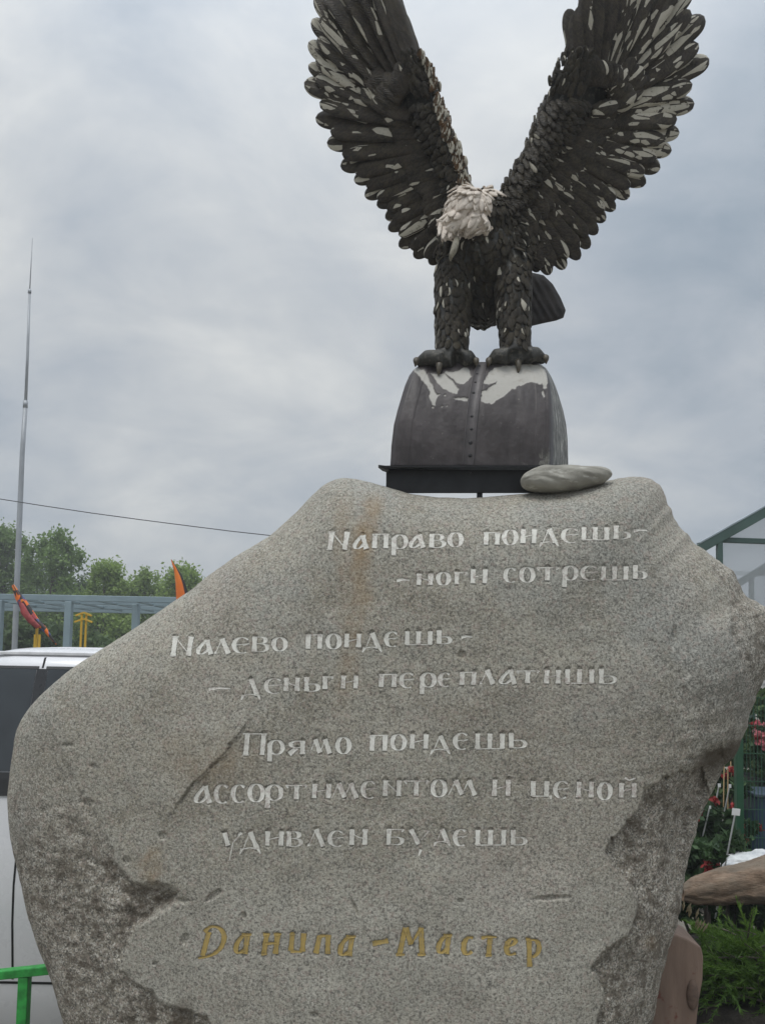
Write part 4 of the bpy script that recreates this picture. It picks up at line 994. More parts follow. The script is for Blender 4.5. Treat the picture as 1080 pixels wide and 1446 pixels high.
# ------------------------------------------------------------------ white van behind on the left
def paint(name, col, rough=.25, coat=.5):
    t = NT(name, rough, 0, .5); t.b.inputs['Coat Weight'].default_value = coat; t.b.inputs['Coat Roughness'].default_value = .08
    t.color(t.mix(t.noise(4, 4), tuple(c * .93 for c in col), col))
    d = t.noise(9, 5, .6); t.rough(t.math('MULTIPLY_ADD', d, .15, rough - .05)); return t.m
M_VAN = paint('white_car_paint', (.70, .70, .715))
M_GLASS = NT('tinted_glass', .12, 0, .7); M_GLASS.color(M_GLASS.ramp(M_GLASS.noise(1.4, 3), (.35, (.018, .022, .026)), (.65, (.045, .054, .060)))); M_GLASS = M_GLASS.m
M_TRIM = simple('black_trim', (.02, .02, .021), .5)
M_GAP = simple('panel_gap', (.006, .006, .006), .8)
M_TYRE = simple('rubber', (.022, .022, .022), .85, bump=.3)
M_RIM = simple('alloy', (.45, .45, .46), .35, .8)
van = thing('white_van', 'white passenger van with dark tinted windows parked behind the boulder', 'van', (-1.45, 4.75, 0))
VX0, VX1, VY = -3.95, .98, 3.84         # near side at y = 3.84
SIDE = [(.06, .06), (.10, .03), (.28, .015), (.36, .005), (.40, .0), (.62, -.025), (.80, -.03), (.98, -.01), (1.16, .012), (1.22, .02), (1.30, .035), (1.84, .19), (1.90, .22), (1.935, .28), (1.955, .42), (1.965, .95)]
def van_y(z): return VY + np.interp(z, [a for a, b in SIDE], [b for a, b in SIDE])
def top_scale(x):       # bonnet at the left end, upright tail at the right
    u = (x - VX0) / (VX1 - VX0)
    return np.interp(u, [0, .02, .16, .19, .34, .40, .96, 1], [.42, .50, .53, .56, .97, 1.0, 1.0, .93])
xs = np.concatenate([[VX0], np.linspace(VX0 + .03, VX1 - .03, 60), [VX1]])
zs = [a for a, b in SIDE]; vv = []
for x in xs:
    k = top_scale(x); endt = .06 if x in (VX0, VX1) else 0
    row = []
    for a, b in SIDE:
        z = a if a < .62 else .62 + (a - .62) * max((k * 1.965 - .62) / (1.965 - .62), .05)
        row.append((x, VY + b + endt, z))
    row += [(x, 2 * 4.79 - p[1], p[2]) for p in row[::-1]]
    vv += row
nc_ = len(SIDE) * 2
fv = [tuple(map(int, r)) for r in gridf(len(xs), nc_, True)]
fv += [tuple(range(nc_)), tuple((len(xs) - 1) * nc_ + i for i in range(nc_))[::-1]]
vb = mesh_obj('body', vv, fv, M_VAN)
vparts = [vb]
def side_panel(name, x0, x1, z0, z1, mat, lift=.004, skew=0, nz=14):
    z = np.linspace(z0, z1, nz); v = []; f = []
    for zz in z:
        sk = skew * (zz - z0) / (z1 - z0)
        for x in (x0 + sk, x1 + sk): v.append((x, float(van_y(zz)) - lift, zz))
    for i in range(nz - 1): f.append((2 * i, 2 * i + 1, 2 * i + 3, 2 * i + 2))
    n = len(v); v += [(a, b + lift + .01, c) for a, b, c in v]
    f += [tuple(q + n for q in r[::-1]) for r in f[:nz - 1]]
    rim_ = [0, 1] + [2 * i + 1 for i in range(1, nz)] + [2 * i for i in range(nz - 1, 0, -1)]
    f += [(rim_[(i + 1) % len(rim_)], rim_[i], rim_[i] + n, rim_[(i + 1) % len(rim_)] + n) for i in range(len(rim_))]
    o = mesh_obj(name, v, f, mat, None, False); vparts.append(o); return o
pz = lambda py: float(PV(20, py, VY + .05)[2])
xg = float(PV(47, 1000, VY + .1)[0])
zb_, zt_, ztr = 1.335, 1.845, 1.22
side_panel('window', xg - 1.15, xg - .03, zb_, zt_, M_GLASS)
side_panel('window', xg + .03, xg + 1.2, zb_, zt_, M_GLASS)
side_panel('window_pillar', xg - .028, xg + .028, zb_, zt_, simple('dark_pillar', (.03, .031, .033), .3), .003)
for x0_, x1_ in ((xg - 1.16, xg - .02), (xg + .02, xg + 1.21)): side_panel('window_seal', x0_, x1_, zt_ + .001, zt_ + .014, M_TRIM, .006, nz=3)
side_panel('belt_trim', xg - 1.25, xg + 1.3, ztr, zb_ - .004, M_TRIM, .008)
m_ = MB(); m_.beam((xg - 1.6, VY + .245, 1.925), (xg + 2.0, VY + .245, 1.925), .03, .018); vparts.append(m_.build('roof_rail', simple('white_rail', (.75, .75, .76), .3), bevel=.004))
side_panel('door_gap', xg - .006, xg + .004, 1.85, 1.905, M_GAP, .002)
side_panel('door_gap', xg + .0, xg + .010, .34, 1.215, M_GAP, .002, skew=0)
side_panel('rocker_gap', xg - 1.4, xg + 1.6, .318, .330, M_GAP, .002, nz=3)
for wx in (VX0 + .95, VX1 - .95):
    for wy in (VY + .10, 2 * 4.79 - VY - .10):
        m_ = MB(); m_.tube([(wx, wy - .10, .34), (wx, wy - .09, .34), (wx, wy + .09, .34), (wx, wy + .10, .34)], [.29, .335, .335, .29], 36)
        w = m_.build('wheel', M_TYRE, None, True); m_ = MB(); sg = -1 if wy < 4.5 else 1
        m_.tube([(wx, wy + sg * .101, .34), (wx, wy + sg * .112, .34)], [.22, .19], 28); rm = m_.build('rim', M_RIM, w); vparts.append(w)
m_ = MB(); m_.beam((xg - .35, VY - .035, 1.06), (xg - .17, VY - .035, 1.06), .02, .03); vparts.append(m_.build('door_handle', M_VAN, None, False, .006))
adopt(van, *vparts)

# ------------------------------------------------------------------ green pipe barrier
M_GREEN = simple('green_enamel', (.028, .27, .05), .45, var=.4, scale=22, bump=.1, spec=.5)
gb = thing('green_barrier', 'bright green metal barrier rail on posts in front of the white van', 'barrier', (-1.5, 3.42, 0))
ga, gb2 = PV(-40, 1380, 3.42), PV(75, 1368, 3.42); dr = (gb2 - ga).normalized()
m_ = MB(); m_.beam(ga - dr * .9, gb2 + dr * .5, .04, .038); o1 = m_.build('rail', M_GREEN, bevel=.005)
gl_ = [o1]
for px_ in (36,):
    c = PV(px_, 1378, 3.425)
    for k in (0, -1.05, .42):
        m_ = MB(); p = c + dr * k; m_.beam((p.x, p.y, p.z), (p.x, p.y, -.05), .044, .044, up=(0, 1, 0)); gl_.append(m_.build('post', M_GREEN, bevel=.004))
adopt(gb, *gl_)

# ------------------------------------------------------------------ mast, cable
M_GALV = simple('galvanised_steel', (.36, .38, .40), .5, .2, var=.15, scale=3)
mast = thing('mast', 'tall tapering grey steel mast rising left of the boulder', 'mast', PV(18, 985, 15))
yy = 15.0
q = [(16.5,985,3.9),(21,918,3.9),(27,760,3.8),(32,640,3.3),(36.5,572,3.0)]
m_ = MB(); m_.tube([PV(a, b, yy) for a, b, r in q] , [r * .0138 * 1.0 for a, b, r in q], 12); a1 = m_.build('lower_tube', M_GALV, None, True)
m_ = MB(); m_.tube([PV(36.5,574,yy), PV(39.5,500,yy), PV(42.3,412,yy)], [.030, .027, .023], 10); a2 = m_.build('upper_tube', M_GALV, None, True)
m_ = MB(); m_.tube([PV(42.3,414,yy), PV(46.3,336,yy)], [.012, .007], 8); a3 = m_.build('lightning_rod', M_GALV, None, True)
m_ = MB(); m_.tube([PV(36.2,576,yy), PV(36.7,566,yy)], [.045, .045], 12); m_.tube([PV(42.2,414,yy), PV(42.5,409,yy)], [.032, .032], 12); a4 = m_.build('joint_collar', M_GALV, None, True)
a0 = MB(); b0 = PV(21, 918, yy); g0 = PV(16.5, 985, yy); a0.tube([g0 + Vector((-.03, 0, .02)), (g0.x - .1, yy, -.05)], [.054, .058], 12); a5 = a0.build('foot', M_GALV, None, True)
adopt(mast, a1, a2, a3, a4, a5)
cab = [PV(a, b, 13) for a, b in ((-160,682),(-60,696),(0,704.5),(60,714),(130,724.5),(200,734),(270,743),(330,750.5),(385,756.5),(460,764),(560,772))]
m_ = MB(); m_.tube(cab, .008, 6); tag(m_.build('overhead_cable', simple('cable_black', (.05, .05, .055), .7), None, True), 'thin dark overhead cable sagging across the sky on the left', 'cable')

# ------------------------------------------------------------------ blue-grey pergola
M_PERG = simple('blue_grey_paint', (.22, .29, .32), .5, var=.12, scale=2)
pg = thing('pergola', 'blue-grey metal pergola frame on square posts before the trees', 'pergola', PV(100, 985, 13))
pl_ = []
def bm_(name, a, b, w, h, mat=M_PERG):
    m = MB(); m.beam(a, b, w, h); o = m.build(name, mat, bevel=.006, seg=1); pl_.append(o); return o
def lvl(px, py, y, x0, x1):                  # a level bar through that pixel, running from pixel x0 to x1
    p = PV(px, py, y); return Vector((float(PV(x0, py, y).x), y, p.z)), Vector((float(PV(x1, py, y).x), y, p.z))
for yd, pyc, th in ((13.0, 845, .10), (14.2, 851, .08), (15.4, 857, .08), (16.6, 862, .09)):
    a, b = lvl(120, pyc, yd, -170, 330); bm_('beam', a, b, .07, th)
zt = PV(120, 845, 13).z
for k in range(9):
    x = float(PV(-150 + k * 56, 845, 13).x); bm_('rafter', (x, 13.05, zt - .012), (x + .0, 16.5, zt - .012), .05, .04)
for px_, yd in ((97, 13.0), (192, 13.4), (-1, 13.0), (285, 13.0)):
    x = float(PV(px_, 880, yd).x); bm_('post', (x, yd, zt - .06), (x, yd, -.05), .115, .115)
adopt(pg, *pl_)

# ------------------------------------------------------------------ trees and shrubs beyond
def leaf_mat(name, a, b, trans=.4):
    t = NT(name, .6, spec=.3)
    n = t.attr('tone'); t.color(t.mix(n, a, b))
    t.b.inputs['Subsurface Weight'].default_value = 0
    tr = t.n('ShaderNodeBsdfTranslucent'); t.put(tr.inputs[0], t.mix(n, tuple(c * 1.1 for c in a), tuple(c * 1.3 for c in b)))
    mx = t.n('ShaderNodeMixShader'); mx.inputs[0].default_value = trans
    t.L.new(t.b.outputs[0], mx.inputs[1]); t.L.new(tr.outputs[0], mx.inputs[2]); t.L.new(mx.outputs[0], t.N['Material Output'].inputs[0])
    return t.m
M_LEAF = [leaf_mat('willow_leaf', (.13, .20, .065), (.21, .31, .10)), leaf_mat('birch_leaf', (.18, .265, .065), (.28, .38, .11)), leaf_mat('dark_leaf', (.055, .092, .036), (.11, .165, .06))]
M_BARK = simple('bark', (.09, .075, .06), .9, scale=8, bump=.6, bscale=20)
def blob_points(n, c, r, rnd, hollow=.45):
    d = rnd.normal(size=(n, 3)); d /= np.linalg.norm(d, axis=1)[:, None]
    k = np.abs(rnd.normal(.62, .34, n))
    return c + d * k[:, None] * r
def leaves(pts, size, rnd, droop=0.0, long=1.5):
    n = len(pts); a = rnd.normal(size=(n, 3)); a[:, 2] -= droop; a /= np.linalg.norm(a, axis=1)[:, None]
    b = rnd.normal(size=(n, 3)); b -= a * np.sum(a * b, 1)[:, None]; b /= np.linalg.norm(b, axis=1)[:, None]
    s = size * rnd.uniform(.6, 1.35, n)[:, None]
    v = np.stack([pts - a * s * long * .5, pts + b * s * .42, pts + a * s * long * .5, pts - b * s * .42], 1).reshape(-1, 3)
    return v, np.arange(4 * n).reshape(n, 4)
def crown(name, clumps, n, size, mat, seed, droop=0.0, parent=None):
    rnd = np.random.default_rng(seed); V_l = []; T = []
    vol = np.array([c[1][0] * c[1][2] for c in clumps]); per = np.maximum((vol / vol.sum() * n).astype(int), 12)
    for (c, r), k in zip(clumps, per):
        p = blob_points(k, np.array(c, float), np.array(r, float), rnd); V_l.append(p)
        T.append(np.clip(rnd.normal(.45 + .25 * rnd.uniform(-1, 1), .22, k), 0, 1))
    p = np.concatenate(V_l); v, f = leaves(p, size, rnd, droop)
    return mesh_obj(name, v, f, mat, parent, False, attrs={'tone': np.repeat(np.concatenate(T), 4)})
def tree(px, pytop, y, half, mat, seed, n, size, label, name='tree', droop=.0, base=1.0, cone=.0):
    rnd = np.random.default_rng(seed)
    top = PV(px, pytop, y); wx = half / F * y; H = top.z
    root = thing(name, label, 'tree', (top.x, y, 0), 'trees beyond the pergola')
    clumps = []
    for i in range(46):
        t = rnd.random() ** .85; z = base + (H - base) * (.06 + .88 * t)
        w = wx * (1 - cone * t) * (math.sin(math.pi * (.18 + .74 * t)) ** .7)
        an = rnd.uniform(0, 2 * math.pi); rr = w * rnd.random() ** .5 * .85
        s = wx * rnd.uniform(.16, .34)
        clumps.append(((top.x + rr * math.cos(an), y + rr * math.sin(an) * .8, z), (s, s, s * rnd.uniform(.7, 1.15))))
    for i in range(12):
        s = wx * rnd.uniform(.05, .13); q_ = rnd.normal() * .3; clumps.append(((top.x + q_ * wx, y + rnd.normal() * .3, H - s * 1.4 - abs(q_) * wx * .9 - abs(rnd.normal()) * .15), (s, s, s * 2.2)))
    cr = crown('crown', clumps, n, size, mat, seed, droop)
    m = MB(); m.tube([(top.x, y, -.1), (top.x + .05, y, H * .35), (top.x - .06, y, H * .65), (top.x, y, H * .9)], [.16, .12, .07, .02], 9)
    for i in range(9):
        c = clumps[i][0]; z0 = max(.6, c[2] - wx * .5); m.tube([(top.x, y, z0 * .8), ((top.x + c[0]) / 2, (y + c[1]) / 2, z0), c], [.05, .035, .012], 6)
    tk = m.build('trunk', M_BARK, None, True)
    adopt(root, cr, tk)
TREES = [(-75,738,27,80,0,''),(10,742,30,70,0,''),(80,748,28,72,0,''),(150,792,27,62,1,''),(206,797,30,56,1,''),(262,800,27,60,1,''),(330,812,30,60,2,''),(410,815,28,70,1,''),(125,812,33,95,2,''),(36,780,36,100,2,'')]
TL = ['tall dark tree at the left edge, cut by the frame','tall hazy green tree just left of the steel mast','tallest willow-like tree between the mast and the lighter trees','pale green young tree behind the yellow arrow-shaped rack','loose light green tree with a gap of sky beside it','green tree just behind the upright orange wing tip',
 'dark tree mostly hidden behind the boulder shoulder','light green tree hidden behind the boulder','broad dark tree standing behind the pale young trees','broad dark tree farthest back behind the mast']
for i, (px_, pt_, yd, hf, mi, _) in enumerate(TREES):
    tree(px_, pt_, yd, hf, M_LEAF[mi], 100 + i, 14000, .095 if mi == 0 else .09, TL[i], droop=.6 if mi == 0 else .2, base=.9, cone=.35 if mi else .2)
def shrub(px, pytop, y, half, mat, seed, n, size, label, group='shrubs under the pergola', name='shrub', zb=.0, ry=.7, tall=1.0):
    half = half * 1.0; rnd = np.random.default_rng(seed); top = PV(px, pytop, y); wx = half / F * y
    root = thing(name, label, 'shrub', (top.x, y, zb), group)
    cl = []
    for i in range(16):
        t = rnd.random(); w = wx * math.sqrt(max(0, 1 - (t * .9) ** 2)); s = min(wx * rnd.uniform(.2, .38), (top.z - zb) * .5)
        cl.append(((top.x + rnd.uniform(-1, 1) * w * .8, y + rnd.uniform(-1, 1) * wx * ry, zb + (top.z - zb) * t * .85 + .02), (s, s, s * .8 * tall)))
    cr = crown('foliage', cl, n, size, mat, seed)
    m = MB()
    for c, r in cl[:7]: m.tube([(top.x, y, zb - .05), (top.x * .6 + c[0] * .4, y, zb + (c[2] - zb) * .5), c], [.02, .014, .005], 6)
    adopt(root, cr, m.build('stems', M_BARK, None, True))
    return root
SHR = [(-40,872,19,70,2),(55,866,20,60,2),(130,872,19,55,2),(200,858,18,60,2),(262,835,17,40,1),(330,850,19,70,2)]
SL = ['dark shrub at the left edge under the pergola','dark shrub behind the slanting orange ornament','dark shrub behind the yellow arrow-shaped rack','dark shrub right of the pergola post','pale-leaved shrub touching the boulder edge below the orange wing tip','dark shrub hidden behind the boulder']
for i, (px_, pt_, yd, hf, mi) in enumerate(SHR): shrub(px_, pt_, yd, hf, M_LEAF[mi], 300 + i, 2600, .12, SL[i])

# ------------------------------------------------------------------ yellow racks and orange ornaments
M_YEL = simple('yellow_paint', (.58, .36, .035), .45, var=.15, scale=5)
def yellow_rack(px, pytop, y, label, arms=True):
    c = PV(px, pytop + 12, y); k = y / F
    root = thing('yellow_rack', label, 'rack', (c.x, y, 0), 'yellow arrow-topped racks')
    ps = []
    for s in (-1, 1):
        m = MB(); m.beam((c.x + s * 3.2 * k, y, -.03), (c.x + s * 3.2 * k, y, c.z + 9 * k), 2.4 * k, 2.4 * k, up=(0, 1, 0)); ps.append(m.build('post', M_YEL))
        for j, (dz, w) in enumerate(((11, 11.5), (2, 13)) if arms else ()):
            m = MB(); m.beam((c.x + s * .6 * k, y - .012 - .006 * s, c.z + dz * k), (c.x + s * w * k, y - .012 - .006 * s, c.z + (dz - 4.5) * k), 2.4 * k, 2.4 * k); ps.append(m.build('arm', M_YEL))
    adopt(root, *ps)
yellow_rack(119, 864, 8.5, 'yellow metal double post with arrow-shaped arms under the pergola')
yellow_rack(53, 893, 8.7, 'yellow metal post mostly hidden behind the slanting orange ornament', False)
def orn_mat():
    t = NT('orange_black_wing', .45); co = t.co()
    v = t.n('ShaderNodeTexVoronoi', feature='F1'); t.L.new(t.co(scale=(1, 1, .6)), v.inputs['Vector']); v.inputs['Scale'].default_value = 26
    s = t.n('ShaderNodeSeparateColor'); t.L.new(v.outputs['Color'], s.inputs[0])
    c = t.ramp(s.outputs[0], (.0, (.78, .17, .02)), (.34, (.035, .028, .028)), (.60, (.70, .20, .03)), (.78, (.36, .05, .06)), (.92, (.05, .08, .22)), interp='CONSTANT')
    e = t.attr('rimdark'); t.color(t.mix(e, c, (.02, .017, .018))); return t.m
M_ORN = orn_mat()
def orn_plain():
    t = NT('orange_wing', .45); e = t.attr('rimdark'); t.color(t.mix(e, t.ramp(t.noise(5), (.3, (.70, .15, .02)), (.7, (.80, .22, .03))), (.02, .017, .018))); return t.m
def wing_plate(name, left, right, y, th, mat, parent=None, dy=0.0, darkside='r'):
    n = 60; u = np.linspace(0, 1, n)
    def cur(p):
        p = np.array(p, float); d = np.r_[0, np.cumsum(np.hypot(*np.diff(p, axis=0).T))]; d /= d[-1]
        return np.stack([np.interp(u, d, p[:, 0]), np.interp(u, d, p[:, 1])], -1)
    a, b = cur(left), cur(right); m = 14; s = np.linspace(0, 1, m)
    g = a[:, None] * (1 - s)[None, :, None] + b[:, None] * s[None, :, None]
    bul = np.sin(math.pi * s)[None] ** .6 * np.sin(math.pi * np.clip(u, .02, .98))[:, None] ** .5
    f_ = P(g[..., 0], g[..., 1], y + dy * s[None] - th * bul); b_ = P(g[..., 0], g[..., 1], y + dy * s[None] + th * bul + .002)
    fc = gridf(n, m); N_ = n * m
    rd = np.zeros((n, m)); 
    if darkside == 'r': rd[:, int(m * .72):] = 1
    if darkside == 'm': rd[:, :] = (np.abs(s - .62)[None] < .13) * (np.sin(u * 22)[:, None] > -.5) 
    o = mesh_obj(name, np.concatenate([f_.reshape(-1, 3), b_.reshape(-1, 3)]), np.concatenate([fc, fc[:, ::-1] + N_]), mat, None, True, attrs={'rimdark': np.r_[rd.ravel(), rd.ravel()]})
    return o
y1 = 7.6
orn = thing('wing_ornament', 'slanting orange, black and red wing-shaped garden ornament beside the mast', 'ornament', PV(50, 870, y1), 'orange wing-shaped garden ornaments')
w1 = wing_plate('upper_wing', [(17,827),(22,845),(30,862),(38,874),(50,884),(64,894),(80,911)], [(20,825),(30,838),(38,848),(46,860),(55,874),(66,886),(80,908)], y1, .03, M_ORN, darkside='m')
w2 = wing_plate('lower_wing', [(26,848),(30,866),(40,879),(52,888)], [(34,852),(42,866),(50,876),(58,884)], y1 - .05, .02, simple('red_wing', (.27, .045, .045), .45, var=.5, scale=14))
m_ = MB(); m_.beam(PV(53, 884, y1 + .06), (float(PV(53, 884, y1 + .06).x), y1 + .06, -.03), .02, .02, up=(0, 1, 0)); w3 = m_.build('stake', M_YEL)
adopt(orn, w1, w2, w3)
y2 = 7.2
orn2 = thing('wing_ornament', 'upright orange wing tip with black edge behind the boulder shoulder', 'ornament', PV(255, 880, y2), 'orange wing-shaped garden ornaments')
w1 = wing_plate('upper_wing', [(241.5,790),(246,806),(248,822),(249,840),(250,870),(258,900)], [(242.5,790),(250,801),(257,812),(262,824),(266,838),(272,870),(270,900)], y2, .03, orn_plain(), darkside='r')
m_ = MB(); p = PV(262, 880, y2 + .05); m_.beam(p, (p.x, p.y, -.03), .02, .02, up=(0, 1, 0)); w3 = m_.build('stake', M_YEL)
adopt(orn2, w1, w3)

# ------------------------------------------------------------------ film greenhouse on the right
M_GH = simple('dark_green_grey_steel', (.048, .088, .074), .45, var=.15, scale=3)
M_GHL = simple('rafter_cap', (.28, .33, .36), .5)
def film_mat():
    t = NT('greenhouse_film', .35); t.color((.62, .64, .66))
    tr = t.n('ShaderNodeBsdfTranslucent'); tr.inputs[0].default_value = (.62, .64, .66, 1)
    tp = t.n('ShaderNodeBsdfTransparent'); tp.inputs[0].default_value = (.86, .88, .90, 1)
    m1 = t.n('ShaderNodeMixShader'); m1.inputs[0].default_value = .6; t.L.new(t.b.outputs[0], m1.inputs[1]); t.L.new(tr.outputs[0], m1.inputs[2])
    m2 = t.n('ShaderNodeMixShader'); t.put(m2.inputs[0], t.math('MULTIPLY_ADD', t.noise(1.2, 4), .3, .28)); t.L.new(m1.outputs[0], m2.inputs[1]); t.L.new(tp.outputs[0], m2.inputs[2])
    t.L.new(m2.outputs[0], t.N['Material Output'].inputs[0]); return t.m
M_FILM = film_mat()
gh = thing('greenhouse', 'film-covered greenhouse with dark green steel frame beyond the boulder on the right', 'greenhouse', PV(1100, 990, 8.2))
gp = []
def gb_(name, a, b, w, h, mat=M_GH):
    m = MB(); m.beam(a, b, w, h); o = m.build(name, mat, bevel=.004, seg=1); gp.append(o); return o
ya, yb = 8.0, 10.4
E1, R1 = PV(985, 776, ya), PV(1082, 721.5, ya); dv = (R1 - E1); ridge = E1 + dv * 2.1
E2, R2 = PV(1043, 823, yb), PV(1082, 799, yb); dv2 = (R2 - E2); ridge2 = E2 + dv2 * (2.1 * dv.x / dv2.x)
gb_('rafter', E1, ridge, .06, .10); gb_('rafter_cap', E1 + Vector((0, 0, .062)), ridge + Vector((0, 0, .062)), .07, .02, M_GHL)
gb_('rafter', E2, ridge2, .06, .09)
for e, rg in ((E1, ridge), (E2, ridge2)):                   # the other slope
    o_ = Vector((2 * rg.x - e.x, e.y, e.z)); gb_('rafter', rg + Vector((.03, 0, 0)), o_, .06, .095)
def post_at(px, py, y):
    p = PV(px, py, y); gb_('post', (p.x, y, p.z), (p.x, y, -.05), .055, .055)
    return p
p1 = post_at(1015, 764, ya); p2 = post_at(1060, 813, yb)
for p, e, rg in ((p1, E1, ridge), (p2, E2, ridge2)):
    gb_('post', (2 * rg.x - p.x, p.y, p.z), (2 * rg.x - p.x, p.y, -.05), .055, .055)
gb_('tie_beam', PV(1019, 762.5, ya + .03), PV(1019, 762.5, ya + .03) + Vector((2 * (ridge.x - p1.x), 0, -.04)), .045, .055)
t2 = PV(1034, 809, yb + .03); gb_('tie_beam', t2, Vector((2 * ridge2.x - p2.x, yb + .03, t2.z - .02)), .045, .055)
zlow = PV(1072, 850, ya).z; gb_('side_rail', (p1.x, ya + .06, zlow - .25), (p2.x, yb - .06, zlow - .25), .05, .05)
def film(q):
    q = [Vector(p) for p in q]; m = MB(); m.add(q, [tuple(range(len(q)))]); gp.append(m.build('film', M_FILM))
up = Vector((0, 0, .06)); mir = lambda p, rg: Vector((2 * rg.x - p.x, p.y, p.z))
film([p1 + Vector((0, .06, -.85)), p1 + Vector((0, .06, 0)), ridge + Vector((0, .06, -.06)), mir(p1, ridge) + Vector((0, .06, 0)), mir(p1, ridge) + Vector((0, .06, -.85))])
film([p2 + Vector((0, .06, -.85)), p2 + Vector((0, .06, 0)), ridge2 + Vector((0, .06, -.06)), mir(p2, ridge2) + Vector((0, .06, 0)), mir(p2, ridge2) + Vector((0, .06, -.85))])
film([E1 + up * .9, ridge + up * .9, ridge2 + up * .9, E2 + up * .9])
film([ridge + up * .92, mir(E1, ridge) + up * .9, mir(E2, ridge2) + up * .9, ridge2 + up * .92])
adopt(gh, *gp)

# ------------------------------------------------------------------ fence, rose bed and things behind it
FY_ = 5.6
M_FEN = simple('dark_green_fence', (.016, .075, .035), .45, var=.15)
fe = thing('mesh_fence', 'dark green welded mesh fence with a square post beyond the rose bed', 'fence', PV(1040, 1230, FY_))
fp = []
xf0 = float(PV(968, 1100, FY_).x); zf1 = float(PV(1050, 985, FY_).z)
for px_ in (1042.5, 1420):
    x = float(PV(px_, 1100, FY_).x); m = MB(); m.beam((x, FY_, zf1 + .05), (x, FY_, -.05), .05, .05, up=(0, 1, 0)); fp.append(m.build('post', M_FEN, bevel=.003, seg=1))
xp = float(PV(1042.5, 1100, FY_).x); m = MB(); x = xp + .03
while x < xp + 1.9:
    m.beam((x, FY_, zf1), (x, FY_, .03), .0042, .0042, up=(0, 1, 0)); x += .027
for k in range(9): m.beam((xp, FY_ - .006, zf1 - k * .2), (xp + 1.92, FY_ - .006, zf1 - k * .2), .005, .005)
fp.append(m.build('wire_panel', M_FEN)); adopt(fe, *fp)
M_ROSE = leaf_mat('rose_leaf', (.020, .045, .018), (.055, .105, .035), .2)
M_PETAL = [leaf_mat('red_petal', (.21, .018, .018), (.38, .05, .045), .2), leaf_mat('pink_petal', (.55, .12, .16), (.72, .3, .33), .2)]
def rose(px, py, y, half, seed, label, nfl, pet=0, height=None):
    r_ = shrub(px, py, y, half, M_ROSE, seed, 4200, .048, label, 'rose bushes in the bed on the right', 'rose_bush', 0.0, .7, 1.1)
    rnd = np.random.default_rng(seed + 9); top = PV(px, py, y); wx = half / F * y; fl = []
    for i in range(nfl):
        c = np.array((top.x + rnd.uniform(-.8, .8) * wx, y - wx * rnd.uniform(.5, .75), top.z - rnd.uniform(.0, .25)))
        o = crown('flower', [(tuple(c), (.028, .028, .022))], 40, .028, M_PETAL[pet if i % 4 else 0], seed + i); fl.append(o)
    adopt(r_, *fl)
    return r_
rose(990, 1172, 4.9, 46, 401, 'low rose bush with one large red bloom beside the boulder', 2)
rose(1022, 1158, 5.2, 44, 402, 'dark green rose bush under the white tag', 1)
rose(1064, 1165, 5.3, 46, 403, 'green rose bush in front of the blue bin', 1, 1)
rose(1003, 1112, 6.2, 46, 404, 'red-flowering rose bush left of the green fence post', 6)
rose(1035, 1135, 6.0, 40, 405, 'bushy rose behind the green fence post', 3)
rose(1118, 1160, 5.2, 56, 406, 'rose bush at the right edge of the bed', 2, 1)
rose(1022, 1072, 6.7, 36, 407, 'tall red-flowering rose with yellow-green leaves farther back', 7)
rose(1078, 1018, 6.9, 34, 408, 'pink-flowering rose bush behind the mesh fence', 34, 1)
for i, (px_, pt_, yd, hf) in enumerate(((1008,985,7.2,46),(1085,938,7.4,50),(1045,990,7.7,44),(1160,985,7.2,60),(1240,975,7.3,60))):
    shrub(px_, pt_, yd, hf, M_LEAF[2], 450 + i, 4200, .075, ['dark green bush in the gap under the boulder overhang','dark green bush behind the mesh fence','dark green bush right behind the green fence post','dark green bush beyond the right edge','dark green bush farthest right'][i], 'dark bushes behind the fence')
M_TAG = simple('white_plastic', (.72, .73, .72), .4, var=.08)
def plant_tag(px, py, y, w, h, label, tilt=.0, pybot=None):
    c = PV(px, py, y); k = y / F; root = thing('plant_tag', label, 'plant tag', (c.x, y, 0), 'white plant tags in the rose bed')
    m = MB(); m.beam(c + Vector((-w * k / 2, 0, 0)), c + Vector((w * k / 2, 0, tilt * w * k)), .004, h * k); a = m.build('plate', M_TAG)
    m = MB(); m.beam(c + Vector((0, .006, 0)), (c.x - .02, y + .28, .25), .008, .006, up=(0, 1, 0)); b = m.build('stick', M_TAG)
    adopt(root, a, b)
plant_tag(1038.5, 1146, 4.85, 11, 9.5, 'largest white square plant tag on a stick among the roses', -.1)
plant_tag(1015, 1109, 6.0, 4, 5, 'small white plant tag nearest the boulder')
plant_tag(1030, 1110, 6.1, 3.4, 5, 'small white plant tag just left of the green fence post')
plant_tag(1002, 1140, 5.9, 2.4, 4, 'narrow pale stake-like tag low beside the boulder')
M_CANE = simple('bamboo', (.26, .18, .08), .7)
for i, (a, b) in enumerate(((1022,1068),(1027,1085),(1036,1062),(1031,1075))):
    t_ = PV(a, b, 6.3 + .1 * i); m = MB(); m.tube([(t_.x + .02 * (i - 1.5), t_.y, -.02), t_], .0045, 7); tag(m.build('bamboo_cane', M_CANE, None, True), 'thin bamboo cane standing among the red roses', 'cane', 'bamboo canes in the rose bed')
